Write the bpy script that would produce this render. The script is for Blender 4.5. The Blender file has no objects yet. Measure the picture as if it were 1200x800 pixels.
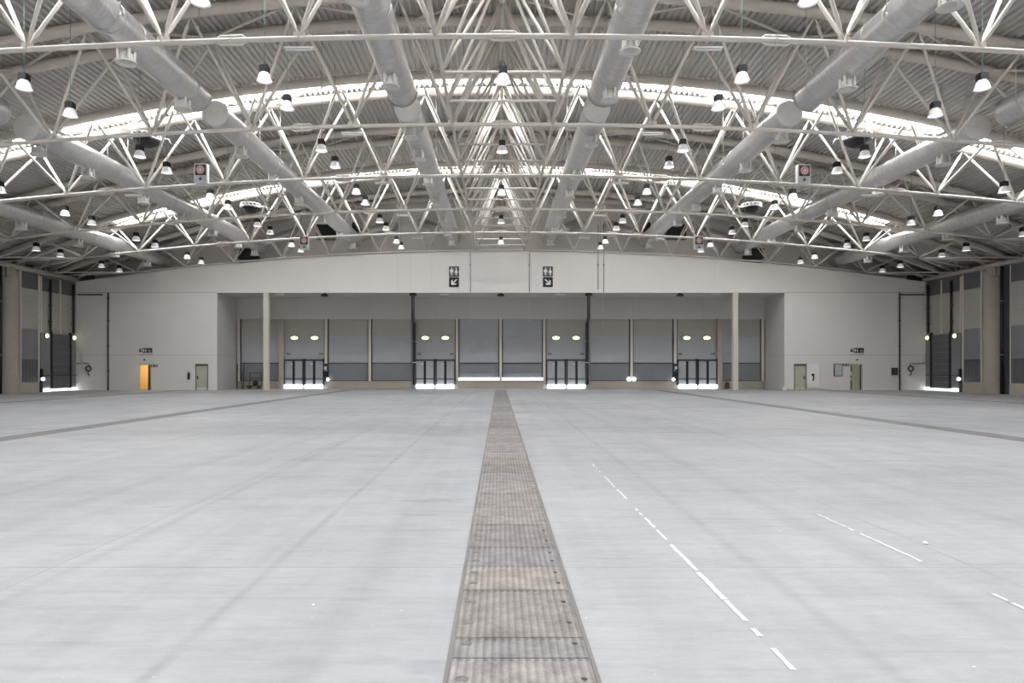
import bpy, math, random
from mathutils import Vector, Matrix
random.seed(7)
C = bpy.context.scene.collection
PI = math.pi
CX, CZ, F = -0.125, 1.7, 800.0          # camera position and focal length in pixels
VX, VY = 585.0, 432.0                   # vanishing point of the hall's axis
def X_at(x, d): return (x - VX) / F * d + CX
def Z_at(y, d): return CZ + (VY - y) / F * d

# ------------------------------------------------------------------ materials
def mat(name, col, rough=0.6, metal=0.0, var=0.06, scale=3.0, bump=0.0, emit=0.0, ecol=None, spec=0.4, stretch=(1, 1, 1)):
    m = bpy.data.materials.new(name); m.use_nodes = True
    nt = m.node_tree; N = nt.nodes; L = nt.links
    b = N['Principled BSDF']
    b.inputs['Roughness'].default_value = rough
    b.inputs['Metallic'].default_value = metal
    b.inputs['Specular IOR Level'].default_value = spec
    tc = N.new('ShaderNodeTexCoord'); mp = N.new('ShaderNodeMapping')
    mp.inputs['Scale'].default_value = stretch
    nz = N.new('ShaderNodeTexNoise'); nz.inputs['Scale'].default_value = scale
    nz.inputs['Detail'].default_value = 5
    geo = N.new('ShaderNodeNewGeometry')
    L.new(geo.outputs['Position'], mp.inputs['Vector']); L.new(mp.outputs['Vector'], nz.inputs['Vector'])
    mx = N.new('ShaderNodeMix'); mx.data_type = 'RGBA'
    mx.inputs[6].default_value = tuple(c * (1 - var * 2) for c in col) + (1,)
    mx.inputs[7].default_value = tuple(min(1, c * (1 + var * 2)) for c in col) + (1,)
    L.new(nz.outputs['Fac'], mx.inputs[0]); L.new(mx.outputs[2], b.inputs['Base Color'])
    if bump:
        bp = N.new('ShaderNodeBump'); bp.inputs['Strength'].default_value = bump; bp.inputs['Distance'].default_value = 0.02
        L.new(nz.outputs['Fac'], bp.inputs['Height']); L.new(bp.outputs['Normal'], b.inputs['Normal'])
    if emit:
        b.inputs['Emission Color'].default_value = tuple(ecol or col) + (1,)
        b.inputs['Emission Strength'].default_value = emit
    m['nodes'] = 1
    return m
M = {}
M['steel'] = mat('cream painted steel', (0.66, 0.615, 0.56), 0.4, var=0.05)
M['steel2'] = mat('cream painted chord steel', (0.58, 0.53, 0.475), 0.45, var=0.05)
M['sheet'] = mat('corrugated roof sheet', (0.50, 0.48, 0.45), 0.5, metal=0.1, var=0.08, scale=1.2)
M['duct'] = mat('galvanised duct', (0.62, 0.61, 0.61), 0.30, metal=0.65, var=0.13, scale=2.5, bump=0.2, stretch=(1, 5, 1))
M['duct_cap'] = mat('duct end sheet', (0.72, 0.70, 0.68), 0.5, var=0.06)
M['diffuser'] = mat('white nozzle', (0.75, 0.73, 0.69), 0.4, var=0.03)
M['wall'] = mat('painted concrete wall', (0.765, 0.74, 0.71), 0.8, var=0.03, scale=0.35)
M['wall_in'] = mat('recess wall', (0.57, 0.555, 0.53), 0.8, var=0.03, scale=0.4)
M['wall_side'] = mat('cream cladding', (0.40, 0.385, 0.35), 0.75, var=0.04, scale=0.5)
M['pillar'] = mat('cream pillar', (0.66, 0.62, 0.54), 0.6, var=0.03)
M['column'] = mat('round concrete column', (0.42, 0.375, 0.325), 0.8, var=0.06, scale=1.5)
M['plinth'] = mat('concrete plinth', (0.44, 0.395, 0.33), 0.8, var=0.08, scale=1.2)
M['panel_cream'] = mat('cream panel', (0.42, 0.41, 0.365), 0.6, var=0.03)
M['panel_blue'] = mat('blue grey panel', (0.40, 0.41, 0.44), 0.5, var=0.05, scale=0.8)
M['panel_dark'] = mat('dark grey panel', (0.22, 0.225, 0.245), 0.5, var=0.06, scale=0.8)
M['slate'] = mat('slate grey door', (0.12, 0.122, 0.13), 0.5, var=0.06)
M['charcoal'] = mat('charcoal metal', (0.05, 0.052, 0.058), 0.5)
M['black'] = mat('black', (0.018, 0.018, 0.02), 0.5)
M['white'] = mat('white paint', (0.82, 0.82, 0.82), 0.5, var=0.02)
M['door'] = mat('pale green door', (0.50, 0.50, 0.40), 0.5, var=0.04)
M['yellow'] = mat('warm yellow wall', (0.80, 0.60, 0.27), 0.6, var=0.05)
M['brown'] = mat('brown timber', (0.10, 0.05, 0.03), 0.6)
M['red'] = mat('red sign paint', (0.55, 0.16, 0.14), 0.5)
M['cable'] = mat('green cable', (0.22, 0.33, 0.26), 0.6)
M['wire'] = mat('grey wire', (0.25, 0.24, 0.23), 0.6)
M['pict_grey'] = mat('grey sign face', (0.68, 0.70, 0.74), 0.5)
M['strip'] = mat('worn strip metal', (0.20, 0.187, 0.18), 0.6, var=0.18, scale=2.0)
M['lamp_on'] = mat('lit yellow lens', (0.9, 0.95, 0.5), 0.4, emit=1.5, ecol=(0.90, 1.0, 0.55))
M['lamp_bell'] = mat('white lamp reflector', (0.85, 0.85, 0.84), 0.35, var=0.02, emit=0.15, ecol=(1, 0.98, 0.95))
M['lamp_lens'] = mat('lit lamp lens', (0.9, 0.9, 0.9), 0.3, emit=2.0, ecol=(1, 0.98, 0.94))
M['tube'] = mat('white tube light', (0.85, 0.84, 0.82), 0.4, var=0.02)
M['daylight'] = mat('daylight under a door', (0.9, 0.92, 0.95), 0.5, emit=3.5, ecol=(0.93, 0.97, 1.0))
M['joint'] = mat('joint filler', (0.33, 0.325, 0.315), 0.8)
M['paper'] = mat('paper', (0.85, 0.85, 0.85), 0.8)

def sky_mat():
    m = bpy.data.materials.new('skylight glazing'); m.use_nodes = True
    nt = m.node_tree; nt.nodes.clear()
    e = nt.nodes.new('ShaderNodeEmission'); o = nt.nodes.new('ShaderNodeOutputMaterial')
    e.inputs['Color'].default_value = (0.97, 0.985, 1.0, 1); e.inputs['Strength'].default_value = SKY_L
    nt.links.new(e.outputs[0], o.inputs['Surface']); return m
SKY_L = 19.0
M['skylight'] = sky_mat()

def floor_mat():
    m = bpy.data.materials.new('power floated concrete'); m.use_nodes = True
    nt = m.node_tree; N = nt.nodes; L = nt.links; b = N['Principled BSDF']
    geo = N.new('ShaderNodeNewGeometry')
    def noise(scale, st, det=6, rough=0.6):
        mp = N.new('ShaderNodeMapping'); mp.inputs['Scale'].default_value = st
        nz = N.new('ShaderNodeTexNoise'); nz.inputs['Scale'].default_value = scale
        nz.inputs['Detail'].default_value = det; nz.inputs['Roughness'].default_value = rough
        L.new(geo.outputs['Position'], mp.inputs['Vector']); L.new(mp.outputs['Vector'], nz.inputs['Vector'])
        return nz.outputs['Fac']
    def mix(fac, a, bb, blend='MIX'):
        x = N.new('ShaderNodeMix'); x.data_type = 'RGBA'; x.blend_type = blend
        if hasattr(fac, 'links'): L.new(fac, x.inputs[0])
        else: x.inputs[0].default_value = fac
        for i, v in ((6, a), (7, bb)):
            if hasattr(v, 'links'): L.new(v, x.inputs[i])
            else: x.inputs[i].default_value = tuple(v) + (1,)
        return x.outputs[2]
    def ramp(fac, p0, p1, c0, c1):
        r = N.new('ShaderNodeValToRGB'); r.color_ramp.elements[0].position = p0; r.color_ramp.elements[1].position = p1
        r.color_ramp.elements[0].color = tuple(c0) + (1,); r.color_ramp.elements[1].color = tuple(c1) + (1,)
        L.new(fac, r.inputs[0]); return r.outputs[0]
    c = ramp(noise(0.16, (1, 1, 1), 5), 0.35, 0.65, (0.370, 0.376, 0.394), (0.462, 0.463, 0.462))
    c = mix(1.0, c, ramp(noise(0.8, (1, 2.2, 1), 7, 0.65), 0.3, 0.72, (0.86, 0.865, 0.875), (1, 1, 1)), 'MULTIPLY')
    c = mix(1.0, c, ramp(noise(7.0, (0.6, 1.6, 1), 8, 0.7), 0.3, 0.62, (0.88, 0.88, 0.88), (1, 1, 1)), 'MULTIPLY')
    c = mix(1.0, c, ramp(noise(2.0, (0.25, 3.0, 1), 6, 0.7), 0.33, 0.48, (0.90, 0.90, 0.90), (1, 1, 1)), 'MULTIPLY')
    c = mix(1.0, c, ramp(noise(1.1, (2.2, 0.10, 1), 5, 0.6), 0.34, 0.55, (0.92, 0.92, 0.93), (1, 1, 1)), 'MULTIPLY')
    sep = N.new('ShaderNodeSeparateXYZ'); L.new(geo.outputs['Position'], sep.inputs[0])
    wob = noise(0.5, (0.01, 1, 1), 3)
    for x0, w_, dk in ((-2.07, 0.035, 0.80), (2.08, 0.05, 0.84), (-1.25, 0.09, 0.93), (3.2, 0.12, 0.93), (-5.4, 0.10, 0.92), (-3.75, 0.05, 0.86), (5.6, 0.1, 0.92)):
        a1 = N.new('ShaderNodeMath'); a1.operation = 'SUBTRACT'; a1.inputs[1].default_value = x0; L.new(sep.outputs[0], a1.inputs[0])
        a2 = N.new('ShaderNodeMath'); a2.operation = 'ABSOLUTE'; L.new(a1.outputs[0], a2.inputs[0])
        mr = N.new('ShaderNodeMapRange'); mr.inputs[1].default_value = w_*2.2; mr.inputs[2].default_value = 0.0; mr.interpolation_type = 'SMOOTHSTEP'
        L.new(a2.outputs[0], mr.inputs[0])
        a3 = N.new('ShaderNodeMath'); a3.operation = 'MULTIPLY'; L.new(mr.outputs[0], a3.inputs[0]); L.new(ramp(wob, 0.3, 0.6, (0.15,)*3, (1,)*3), a3.inputs[1])
        c = mix(a3.outputs[0], c, mix(1.0, c, (dk, dk, dk*1.01), 'MULTIPLY'))
    # dark scuffs and pale specks
    c = mix(1.0, c, ramp(noise(1.3, (0.5, 1.7, 1), 3, 0.5), 0.24, 0.34, (0.78, 0.78, 0.80), (1, 1, 1)), 'MULTIPLY')
    c = mix(ramp(noise(14.0, (1, 1, 1), 2, 0.5), 0.76, 0.80, (0, 0, 0), (0.8, 0.8, 0.8)), c, (0.8, 0.8, 0.8))
    L.new(c, b.inputs['Base Color'])
    L.new(ramp(noise(0.7, (1, 1.5, 1), 5), 0.3, 0.7, (0.42,) * 3, (0.62,) * 3), b.inputs['Roughness'])
    b.inputs['Specular IOR Level'].default_value = 0.45
    bp = N.new('ShaderNodeBump'); bp.inputs['Strength'].default_value = 0.12; bp.inputs['Distance'].default_value = 0.01
    L.new(noise(5.0, (1, 1, 1), 6), bp.inputs['Height']); L.new(bp.outputs['Normal'], b.inputs['Normal'])
    return m
M['floor'] = floor_mat()

def plate_mat():
    m = bpy.data.materials.new('worn ribbed trench plate'); m.use_nodes = True
    nt = m.node_tree; N = nt.nodes; L = nt.links; b = N['Principled BSDF']
    geo = N.new('ShaderNodeNewGeometry'); oi = N.new('ShaderNodeObjectInfo')
    nz = N.new('ShaderNodeTexNoise'); nz.inputs['Scale'].default_value = 4.5; nz.inputs['Detail'].default_value = 8; nz.inputs['Roughness'].default_value = 0.7
    L.new(geo.outputs['Position'], nz.inputs['Vector'])
    r = N.new('ShaderNodeValToRGB'); e = r.color_ramp.elements
    e[0].position = 0.0; e[0].color = (0.25, 0.235, 0.23, 1); e[1].position = 1.0; e[1].color = (0.34, 0.33, 0.33, 1)
    x = r.color_ramp.elements.new(0.35); x.color = (0.33, 0.305, 0.275, 1)
    x = r.color_ramp.elements.new(0.6); x.color = (0.25, 0.245, 0.26, 1)
    x = r.color_ramp.elements.new(0.8); x.color = (0.31, 0.28, 0.265, 1)
    L.new(oi.outputs['Random'], r.inputs[0])
    r2 = N.new('ShaderNodeValToRGB'); r2.color_ramp.elements[0].position = 0.3; r2.color_ramp.elements[1].position = 0.7
    r2.color_ramp.elements[0].color = (0.60, 0.585, 0.585, 1); r2.color_ramp.elements[1].color = (1.32, 1.29, 1.26, 1)
    L.new(nz.outputs['Fac'], r2.inputs[0])
    mx = N.new('ShaderNodeMix'); mx.data_type = 'RGBA'; mx.blend_type = 'MULTIPLY'; mx.inputs[0].default_value = 1
    L.new(r.outputs[0], mx.inputs[6]); L.new(r2.outputs[0], mx.inputs[7])
    # ridge tops worn pale, furrows darkened in colour to strengthen the rib shading
    sx = N.new('ShaderNodeSeparateXYZ'); L.new(geo.outputs['Position'], sx.inputs[0])
    m1 = N.new('ShaderNodeMath'); m1.operation = 'MULTIPLY'; m1.inputs[1].default_value = 2*math.pi*16/0.8; L.new(sx.outputs[0], m1.inputs[0])
    m2 = N.new('ShaderNodeMath'); m2.operation = 'SINE'; L.new(m1.outputs[0], m2.inputs[0])
    m3 = N.new('ShaderNodeMath'); m3.operation = 'MULTIPLY_ADD'; m3.inputs[1].default_value = 0.17; m3.inputs[2].default_value = 1.0; L.new(m2.outputs[0], m3.inputs[0])
    mv = N.new('ShaderNodeVectorMath'); mv.operation = 'SCALE'; L.new(mx.outputs[2], mv.inputs[0]); L.new(m3.outputs[0], mv.inputs['Scale'])
    L.new(mv.outputs[0], b.inputs['Base Color'])
    # small tread studs
    vo = N.new('ShaderNodeTexVoronoi'); vo.inputs['Scale'].default_value = 45
    L.new(geo.outputs['Position'], vo.inputs['Vector'])
    bp = N.new('ShaderNodeBump'); bp.inputs['Strength'].default_value = 0.5; bp.inputs['Distance'].default_value = 0.004
    L.new(vo.outputs['Distance'], bp.inputs['Height']); L.new(bp.outputs['Normal'], b.inputs['Normal'])
    b.inputs['Roughness'].default_value = 0.55; b.inputs['Metallic'].default_value = 0.25
    return m
M['plate'] = plate_mat()

# ------------------------------------------------------------------ mesh helpers
class MB:
    def __init__(s): s.v = []; s.f = []; s.sm = []
    def add(s, vs, fs, smooth=False):
        k = len(s.v); s.v += [tuple(p) for p in vs]
        s.f += [tuple(i + k for i in f) for f in fs]; s.sm += [smooth] * len(fs); return s
    def box(s, x0, x1, y0, y1, z0, z1):
        vs = [(x, y, z) for x in (x0, x1) for y in (y0, y1) for z in (z0, z1)]
        return s.add(vs, [(0, 1, 3, 2), (4, 6, 7, 5), (0, 4, 5, 1), (2, 3, 7, 6), (0, 2, 6, 4), (1, 5, 7, 3)])
    def cbox(s, c, sx, sy, sz): return s.box(c[0]-sx/2, c[0]+sx/2, c[1]-sy/2, c[1]+sy/2, c[2]-sz/2, c[2]+sz/2)
    def path(s, pts, r, seg=8, closed=False, caps=True):
        pts = [Vector(p) for p in pts]; n = len(pts); vs = []
        rr = r if isinstance(r, (list, tuple)) else [r] * n
        t0 = (pts[1] - pts[0]).normalized()
        up = Vector((0, 0, 1)) if abs(t0.z) < 0.9 else Vector((1, 0, 0))
        a = t0.cross(up).normalized()
        for i, p in enumerate(pts):
            if closed: t = pts[(i+1) % n] - pts[i-1]
            else: t = pts[min(i+1, n-1)] - pts[max(i-1, 0)]
            t.normalize(); a = (a - t * a.dot(t)).normalized(); b = t.cross(a)
            for k in range(seg):
                w = 2 * PI * k / seg
                vs.append(p + (a * math.cos(w) + b * math.sin(w)) * rr[i])
        fs = []
        for i in range(n if closed else n - 1):
            j = (i + 1) % n
            for k in range(seg):
                fs.append((i*seg+k, i*seg+(k+1) % seg, j*seg+(k+1) % seg, j*seg+k))
        s.add(vs, fs, True)
        if caps and not closed:
            k = len(s.v) - n * seg
            s.f.append(tuple(k + i for i in range(seg))[::-1]); s.sm.append(False)
            s.f.append(tuple(k + (n-1)*seg + i for i in range(seg))); s.sm.append(False)
        return s
    def tube(s, a, b, r, seg=8): return s.path([a, b], r, seg)
    def lathe(s, prof, c, seg=20, axis='z'):
        vs = []; n = len(prof)
        for (r, h) in prof:
            for k in range(seg):
                w = 2*PI*k/seg
                if axis == 'z': vs.append((c[0]+r*math.cos(w), c[1]+r*math.sin(w), c[2]+h))
                elif axis == 'y': vs.append((c[0]+r*math.cos(w), c[1]+h, c[2]+r*math.sin(w)))
                else: vs.append((c[0]+h, c[1]+r*math.cos(w), c[2]+r*math.sin(w)))
        fs = [(i*seg+k, i*seg+(k+1) % seg, (i+1)*seg+(k+1) % seg, (i+1)*seg+k) for i in range(n-1) for k in range(seg)]
        return s.add(vs, fs, True)
    def poly_y(s, pts, y, th=0.01):
        """flat plate outline in x,z facing -y"""
        n = len(pts)
        vs = [(p[0], y, p[1]) for p in pts] + [(p[0], y + th, p[1]) for p in pts]
        fs = [tuple(range(n)), tuple(range(2*n-1, n-1, -1))] + [(i, n+i, n+(i+1) % n, (i+1) % n) for i in range(n)]
        return s.add(vs, fs)
    def build(s, name, m, parent=None, loc=None):
        me = bpy.data.meshes.new(name)
        L = Vector(loc) if loc is not None else Vector((0, 0, 0))
        me.from_pydata([tuple(Vector(p) - L) for p in s.v], [], s.f)
        me.polygons.foreach_set('use_smooth', s.sm)
        me.update()
        me.materials.append(M[m] if isinstance(m, str) else m)
        o = bpy.data.objects.new(name, me); C.objects.link(o)
        if loc is not None: o.location = L
        if parent is not None:
            w = Vector((0, 0, 0)); p = parent
            while p is not None: w += Vector(p.location); p = p.parent
            o.parent = parent; o.location = L - w
        return o
def tag(o, label, cat, group=None, kind=None):
    if label: o['label'] = label
    if cat: o['category'] = cat
    if group: o['group'] = group
    if kind: o['kind'] = kind
    return o
def empty(name, loc, label=None, cat=None, group=None):
    o = bpy.data.objects.new(name, None); C.objects.link(o); o.location = loc
    o.empty_display_size = 0.3
    return tag(o, label, cat, group)
def struct(name, mb, m, label=None):
    o = mb.build(name, m); o['kind'] = 'structure'
    if label: o['label'] = label
    return o
def copy_tree(o, loc):
    c = o.copy(); C.objects.link(c); c.location = loc
    for ch in o.children:
        d = ch.copy(); C.objects.link(d); d.parent = c
        for g in ch.children:
            e = g.copy(); C.objects.link(e); e.parent = d
    return c

# ------------------------------------------------------------------ dimensions of the hall
HW = 33.9                 # half width
YF, YB, YR, YU = -26.0, 54.4, 58.6, 57.0     # behind camera, end wall, back of recess, upper end wall
TR = [19.4, 26.4, 33.4, 40.4, 47.4, 54.4]
SKY = [-22.6, -8.6, 5.4, 19.4, 33.4, 47.4]
PT = 3.87
def zt(x): return 15.7 - x*x/185.0
def zb(x): return 11.15 - x*x/480.0
ORD = ['nearest', 'second', 'third', 'fourth', 'fifth', 'sixth']

# ------------------------------------------------------------------ floor
mb = MB(); mb.box(-36, 36, YF, YR + 0.3, -0.3, 0)
struct('floor', mb, 'floor', 'smooth pale grey concrete floor of the empty hall')
def strip(name, x0, x1, label, y0=YF, y1=YB, m='strip'):
    b = MB()
    b.box(x0, x1, y0, y1, -0.05, 0.004)
    b.box(x0-0.03, x0, y0, y1, -0.05, 0.007); b.box(x1, x1+0.03, y0, y1, -0.05, 0.007)
    return struct(name, b, m, label)
strip('trim_1', -12.45, -11.85, 'long dark trench cover strip in the floor left of the centre')
strip('trim_2', 12.15, 12.75, 'long dark trench cover strip in the floor right of the centre')
strip('trim_3', -25.2, -24.85, 'thin dark floor channel nearest the left wall')
strip('trim_4', 25.4, 25.75, 'thin dark floor channel nearest the right wall')
# centre trench: kerb frame plus individually lifted plates
b = MB(); W = 0.40
b.box(-W-0.03, -W-0.005, YF, YB+0.3, -0.05, 0.008); b.box(W+0.005, W+0.03, YF, YB+0.3, -0.05, 0.008)
b.box(-W-0.005, W+0.005, YF, YB+0.3, -0.05, -0.012)
struct('trim_5', b, 'strip', 'steel edging of the centre trench')
# saw-cut joints
b = MB()
for x in (-3.95, -7.9, 3.95, 7.9, -16.5, 16.9, 20.8, -20.6): b.box(x-0.004, x+0.004, YF, YB, -0.01, 0.0012)
for y in (5.85, 12.6, 19.4, 26.4, 33.4, 40.4, 47.4): 
    b.box(-HW, -W-0.04, y-0.003, y+0.003, -0.01, 0.0012); b.box(W+0.04, HW, y-0.003, y+0.003, -0.01, 0.0012)
struct('trim_6', b, 'joint', 'fine saw-cut joints across the concrete floor')
def plate_mesh(L):
    mb = MB(); n = 16; w = 2*W; xs = []
    pts = [(-W, 0.0)]
    for i in range(n):
        a = -W + w*(i+0.12)/n; p = w/n
        pts += [(a, 0.0), (a+p*0.14, 0.0035), (a+p*0.46, 0.0035), (a+p*0.60, 0.0)]
    pts.append((W, 0.0))
    vs = []; 
    for yy in (-L/2+0.006, L/2-0.006): vs += [(p[0], yy, p[1]) for p in pts]
    k = len(pts); fs = [(i, i+1, k+i+1, k+i) for i in range(k-1)]
    mb.add(vs, fs)
    # rim
    for yy in (-L/2+0.006, L/2-0.006-0.02): mb.box(-W, W, yy, yy+0.014, -0.02, 0.0045)
    me = bpy.data.meshes.new('trench_plate'); me.from_pydata(mb.v, [], mb.f); me.materials.append(M['plate']); return me
pm = {}
NTH = ['first', 'second', 'third', 'fourth', 'fifth', 'sixth', 'seventh', 'eighth', 'ninth', 'tenth', 'eleventh', 'twelfth']
ends = [3.05, 3.995, 4.30, 5.23, 5.86, 6.48, 7.43]
while ends[-1] < YB: ends.append(ends[-1] + 0.93)
lugm = None
for i in range(len(ends)-1):
    a, c = ends[i], min(ends[i+1], YB+0.25); L = round(c-a, 3)
    if L not in pm: pm[L] = plate_mesh(L)
    o = bpy.data.objects.new('trench_plate', pm[L]); C.objects.link(o); o.location = (0, (a+c)/2, 0.004)
    lab = ('worn ribbed steel trench plate in the centre strip, %s from the camera' % NTH[i]) if i < 10 else \
          'narrow ribbed steel plate in the distant stretch of the centre trench strip'
    tag(o, lab, 'trench cover', 'steel plates covering the centre trench')
    if i < 6:   # bolt and lift recesses on the plates one can read
        for q, (sx, sy) in enumerate(((-0.33, 0.22), (-0.33, -0.22), (0.34, 0.22), (0.34, -0.22))):
            if L < 0.5 and sy < 0: continue
            r = MB(); cx, cy = sx, (a+c)/2 + sy*L
            rad = 0.035 if sx < 0 else 0.018
            r.lathe([(0, 0.0082), (rad, 0.0082), (rad, 0.002)], (cx, cy, 0), 14)
            r.build('lifting_lug', 'charcoal' if sx > 0 else 'strip', o)
# painted lines
def painted(label, x, w, segs):
    b = MB()
    for (d0, d1, wd) in segs:
        n = max(1, int((d1-d0)/0.12)); 
        for k in range(n):
            if random.random() < 0.07: continue
            a = d0 + (d1-d0)*k/n; c = d0 + (d1-d0)*(k+1)/n
            j0 = random.uniform(-0.006, 0.006); j1 = random.uniform(-0.006, 0.006)
            b.add([(x-w*wd/2+j0, a, 0.004), (x+w*wd/2+j1, a, 0.004), (x+w*wd/2+j0, c, 0.004), (x-w*wd/2+j1, c, 0.004)], [(0, 1, 2, 3)])
    return struct('trim_7', b, 'pict_grey', label)
painted('worn dashed white line painted right of the centre trench', X_at(930, 3.853), 0.036,
        [(3.85, 4.15, 0.9), (4.2, 5.0, 1.0), (5.03, 5.7, 1.2), (5.75, 6.6, 1), (6.65, 7.2, 0.8), (7.3, 8.3, 0.9), (8.9, 9.6, 0.7), (9.8, 10.9, 0.6), (11.2, 12.2, 0.6)])
painted('faint white line painted further right on the floor', X_at(1080, 6.02), 0.036,
        [(4.55, 4.95, 1.0), (5.0, 5.15, 0.8), (6.02, 7.3, 0.8), (7.35, 8.0, 0.6)])
# litter
def litter(x, y, s, label, seed):
    random.seed(seed); d = F*CZ/(y-VY); X = X_at(x, d)
    b = MB(); pts = []
    n = 7
    for k in range(n):
        w = 2*PI*k/n; r = s*random.uniform(0.6, 1.1); pts.append((X+r*math.cos(w), d+r*math.sin(w)*0.8, random.uniform(0.004, s*0.6)))
    pts.append((X, d, s*random.uniform(0.5, 0.9))); pts.append((X, d, 0.003))
    b.add(pts, [(k, (k+1) % n, n) for k in range(n)] + [((k+1) % n, k, n+1) for k in range(n)])
    tag(b.build('paper_scrap', 'paper'), label, 'litter', 'scraps of litter on the floor')
litter(1084, 637, 0.035, 'crumpled white scrap of paper on the floor, right of the painted lines', 3)
litter(1142, 782, 0.013, 'small white scrap on the floor in the near right corner', 4)
litter(367, 709, 0.014, 'tiny white scrap on the floor left of the centre strip', 5)
litter(241, 490, 0.05, 'white scrap beside the left dark floor strip', 6)
litter(100, 470, 0.09, 'pale scrap near the left wall floor channel', 8)
random.seed(11)

# ------------------------------------------------------------------ roof sheet with slots for the skylights
def arc_sheet(mb, x0, x1, y0, y1, dz=0.22, pitch=0.26, h=0.11):
    n = max(1, round((x1-x0)/pitch)); p = (x1-x0)/n; pts = []
    for i in range(n):
        a = x0 + p*i
        for (u, hh) in ((0.0, 0), (0.30, 0), (0.46, h), (0.84, h)):
            x = a + p*u; sl = -x/92.5; nrm = Vector((-sl, 0, 1)).normalized()
            q = Vector((x, 0, zt(x)+dz)) + nrm*hh; pts.append((q.x, q.z))
    pts.append((x1, zt(x1)+dz))
    k = len(pts)
    vs = [(p_[0], y0, p_[1]) for p_ in pts] + [(p_[0], y1, p_[1]) for p_ in pts]
    mb.add(vs, [(i, i+1, k+i+1, k+i) for i in range(k-1)])
mb = MB(); XE = 27.09; y = YF
for s in SKY:
    if s-1.0 > y: arc_sheet(mb, -XE, XE, y, s-0.95)
    y = s+0.78
arc_sheet(mb, -XE, XE, y, YU+0.2)
arc_sheet(mb, -36.2, -XE, YF, YU+0.2); arc_sheet(mb, XE, 36.2, YF, YU+0.2)
struct('ceiling', mb, 'sheet', 'grey corrugated sheet roof underside')
# curbs round each skylight and a closed outer skin
mb = MB()
for s in SKY:
    n = 28
    for i in range(n):
        a = -XE + 2*XE*i/n; c = -XE + 2*XE*(i+1)/n
        for yy, zl in ((s-1.0, 0.222), (s+1.1, 0.30)):
            mb.add([(a, yy, zt(a)+zl), (c, yy, zt(c)+zl), (c, yy, zt(c)+1.0), (a, yy, zt(a)+1.0)], [(0, 1, 2, 3)])
    for a in (-XE, XE): mb.add([(a, s-1.0, zt(a)+0.2), (a, s+1.1, zt(a)+0.2), (a, s+1.1, zt(a)+1.0), (a, s-1.0, zt(a)+1.0)], [(0, 1, 2, 3)])
struct('trim_8', mb, 'white', 'white curbs around the roof skylights')
for q, s in enumerate(SKY):
    mb = MB(); n = 28
    for i in range(n):
        a = -XE + 2*XE*i/n; c = -XE + 2*XE*(i+1)/n
        mb.add([(a, s-1.0, zt(a)+0.98), (c, s-1.0, zt(c)+0.98), (c, s+1.1, zt(c)+0.98), (a, s+1.1, zt(a)+0.98)], [(0, 3, 2, 1)])
    struct('window_%d' % (q+1), mb, 'skylight', 'long bright arched skylight strip across the roof')
    g = MB()    # glazing bars
    for i in range(1, 28):
        a = -XE + 2*XE*i/28; g.box(a-0.02, a+0.02, s-1.0, s+1.1, zt(a)+0.90, zt(a)+0.95)
    o = struct('trim_9', g, 'white', 'glazing bars of a roof skylight')

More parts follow.
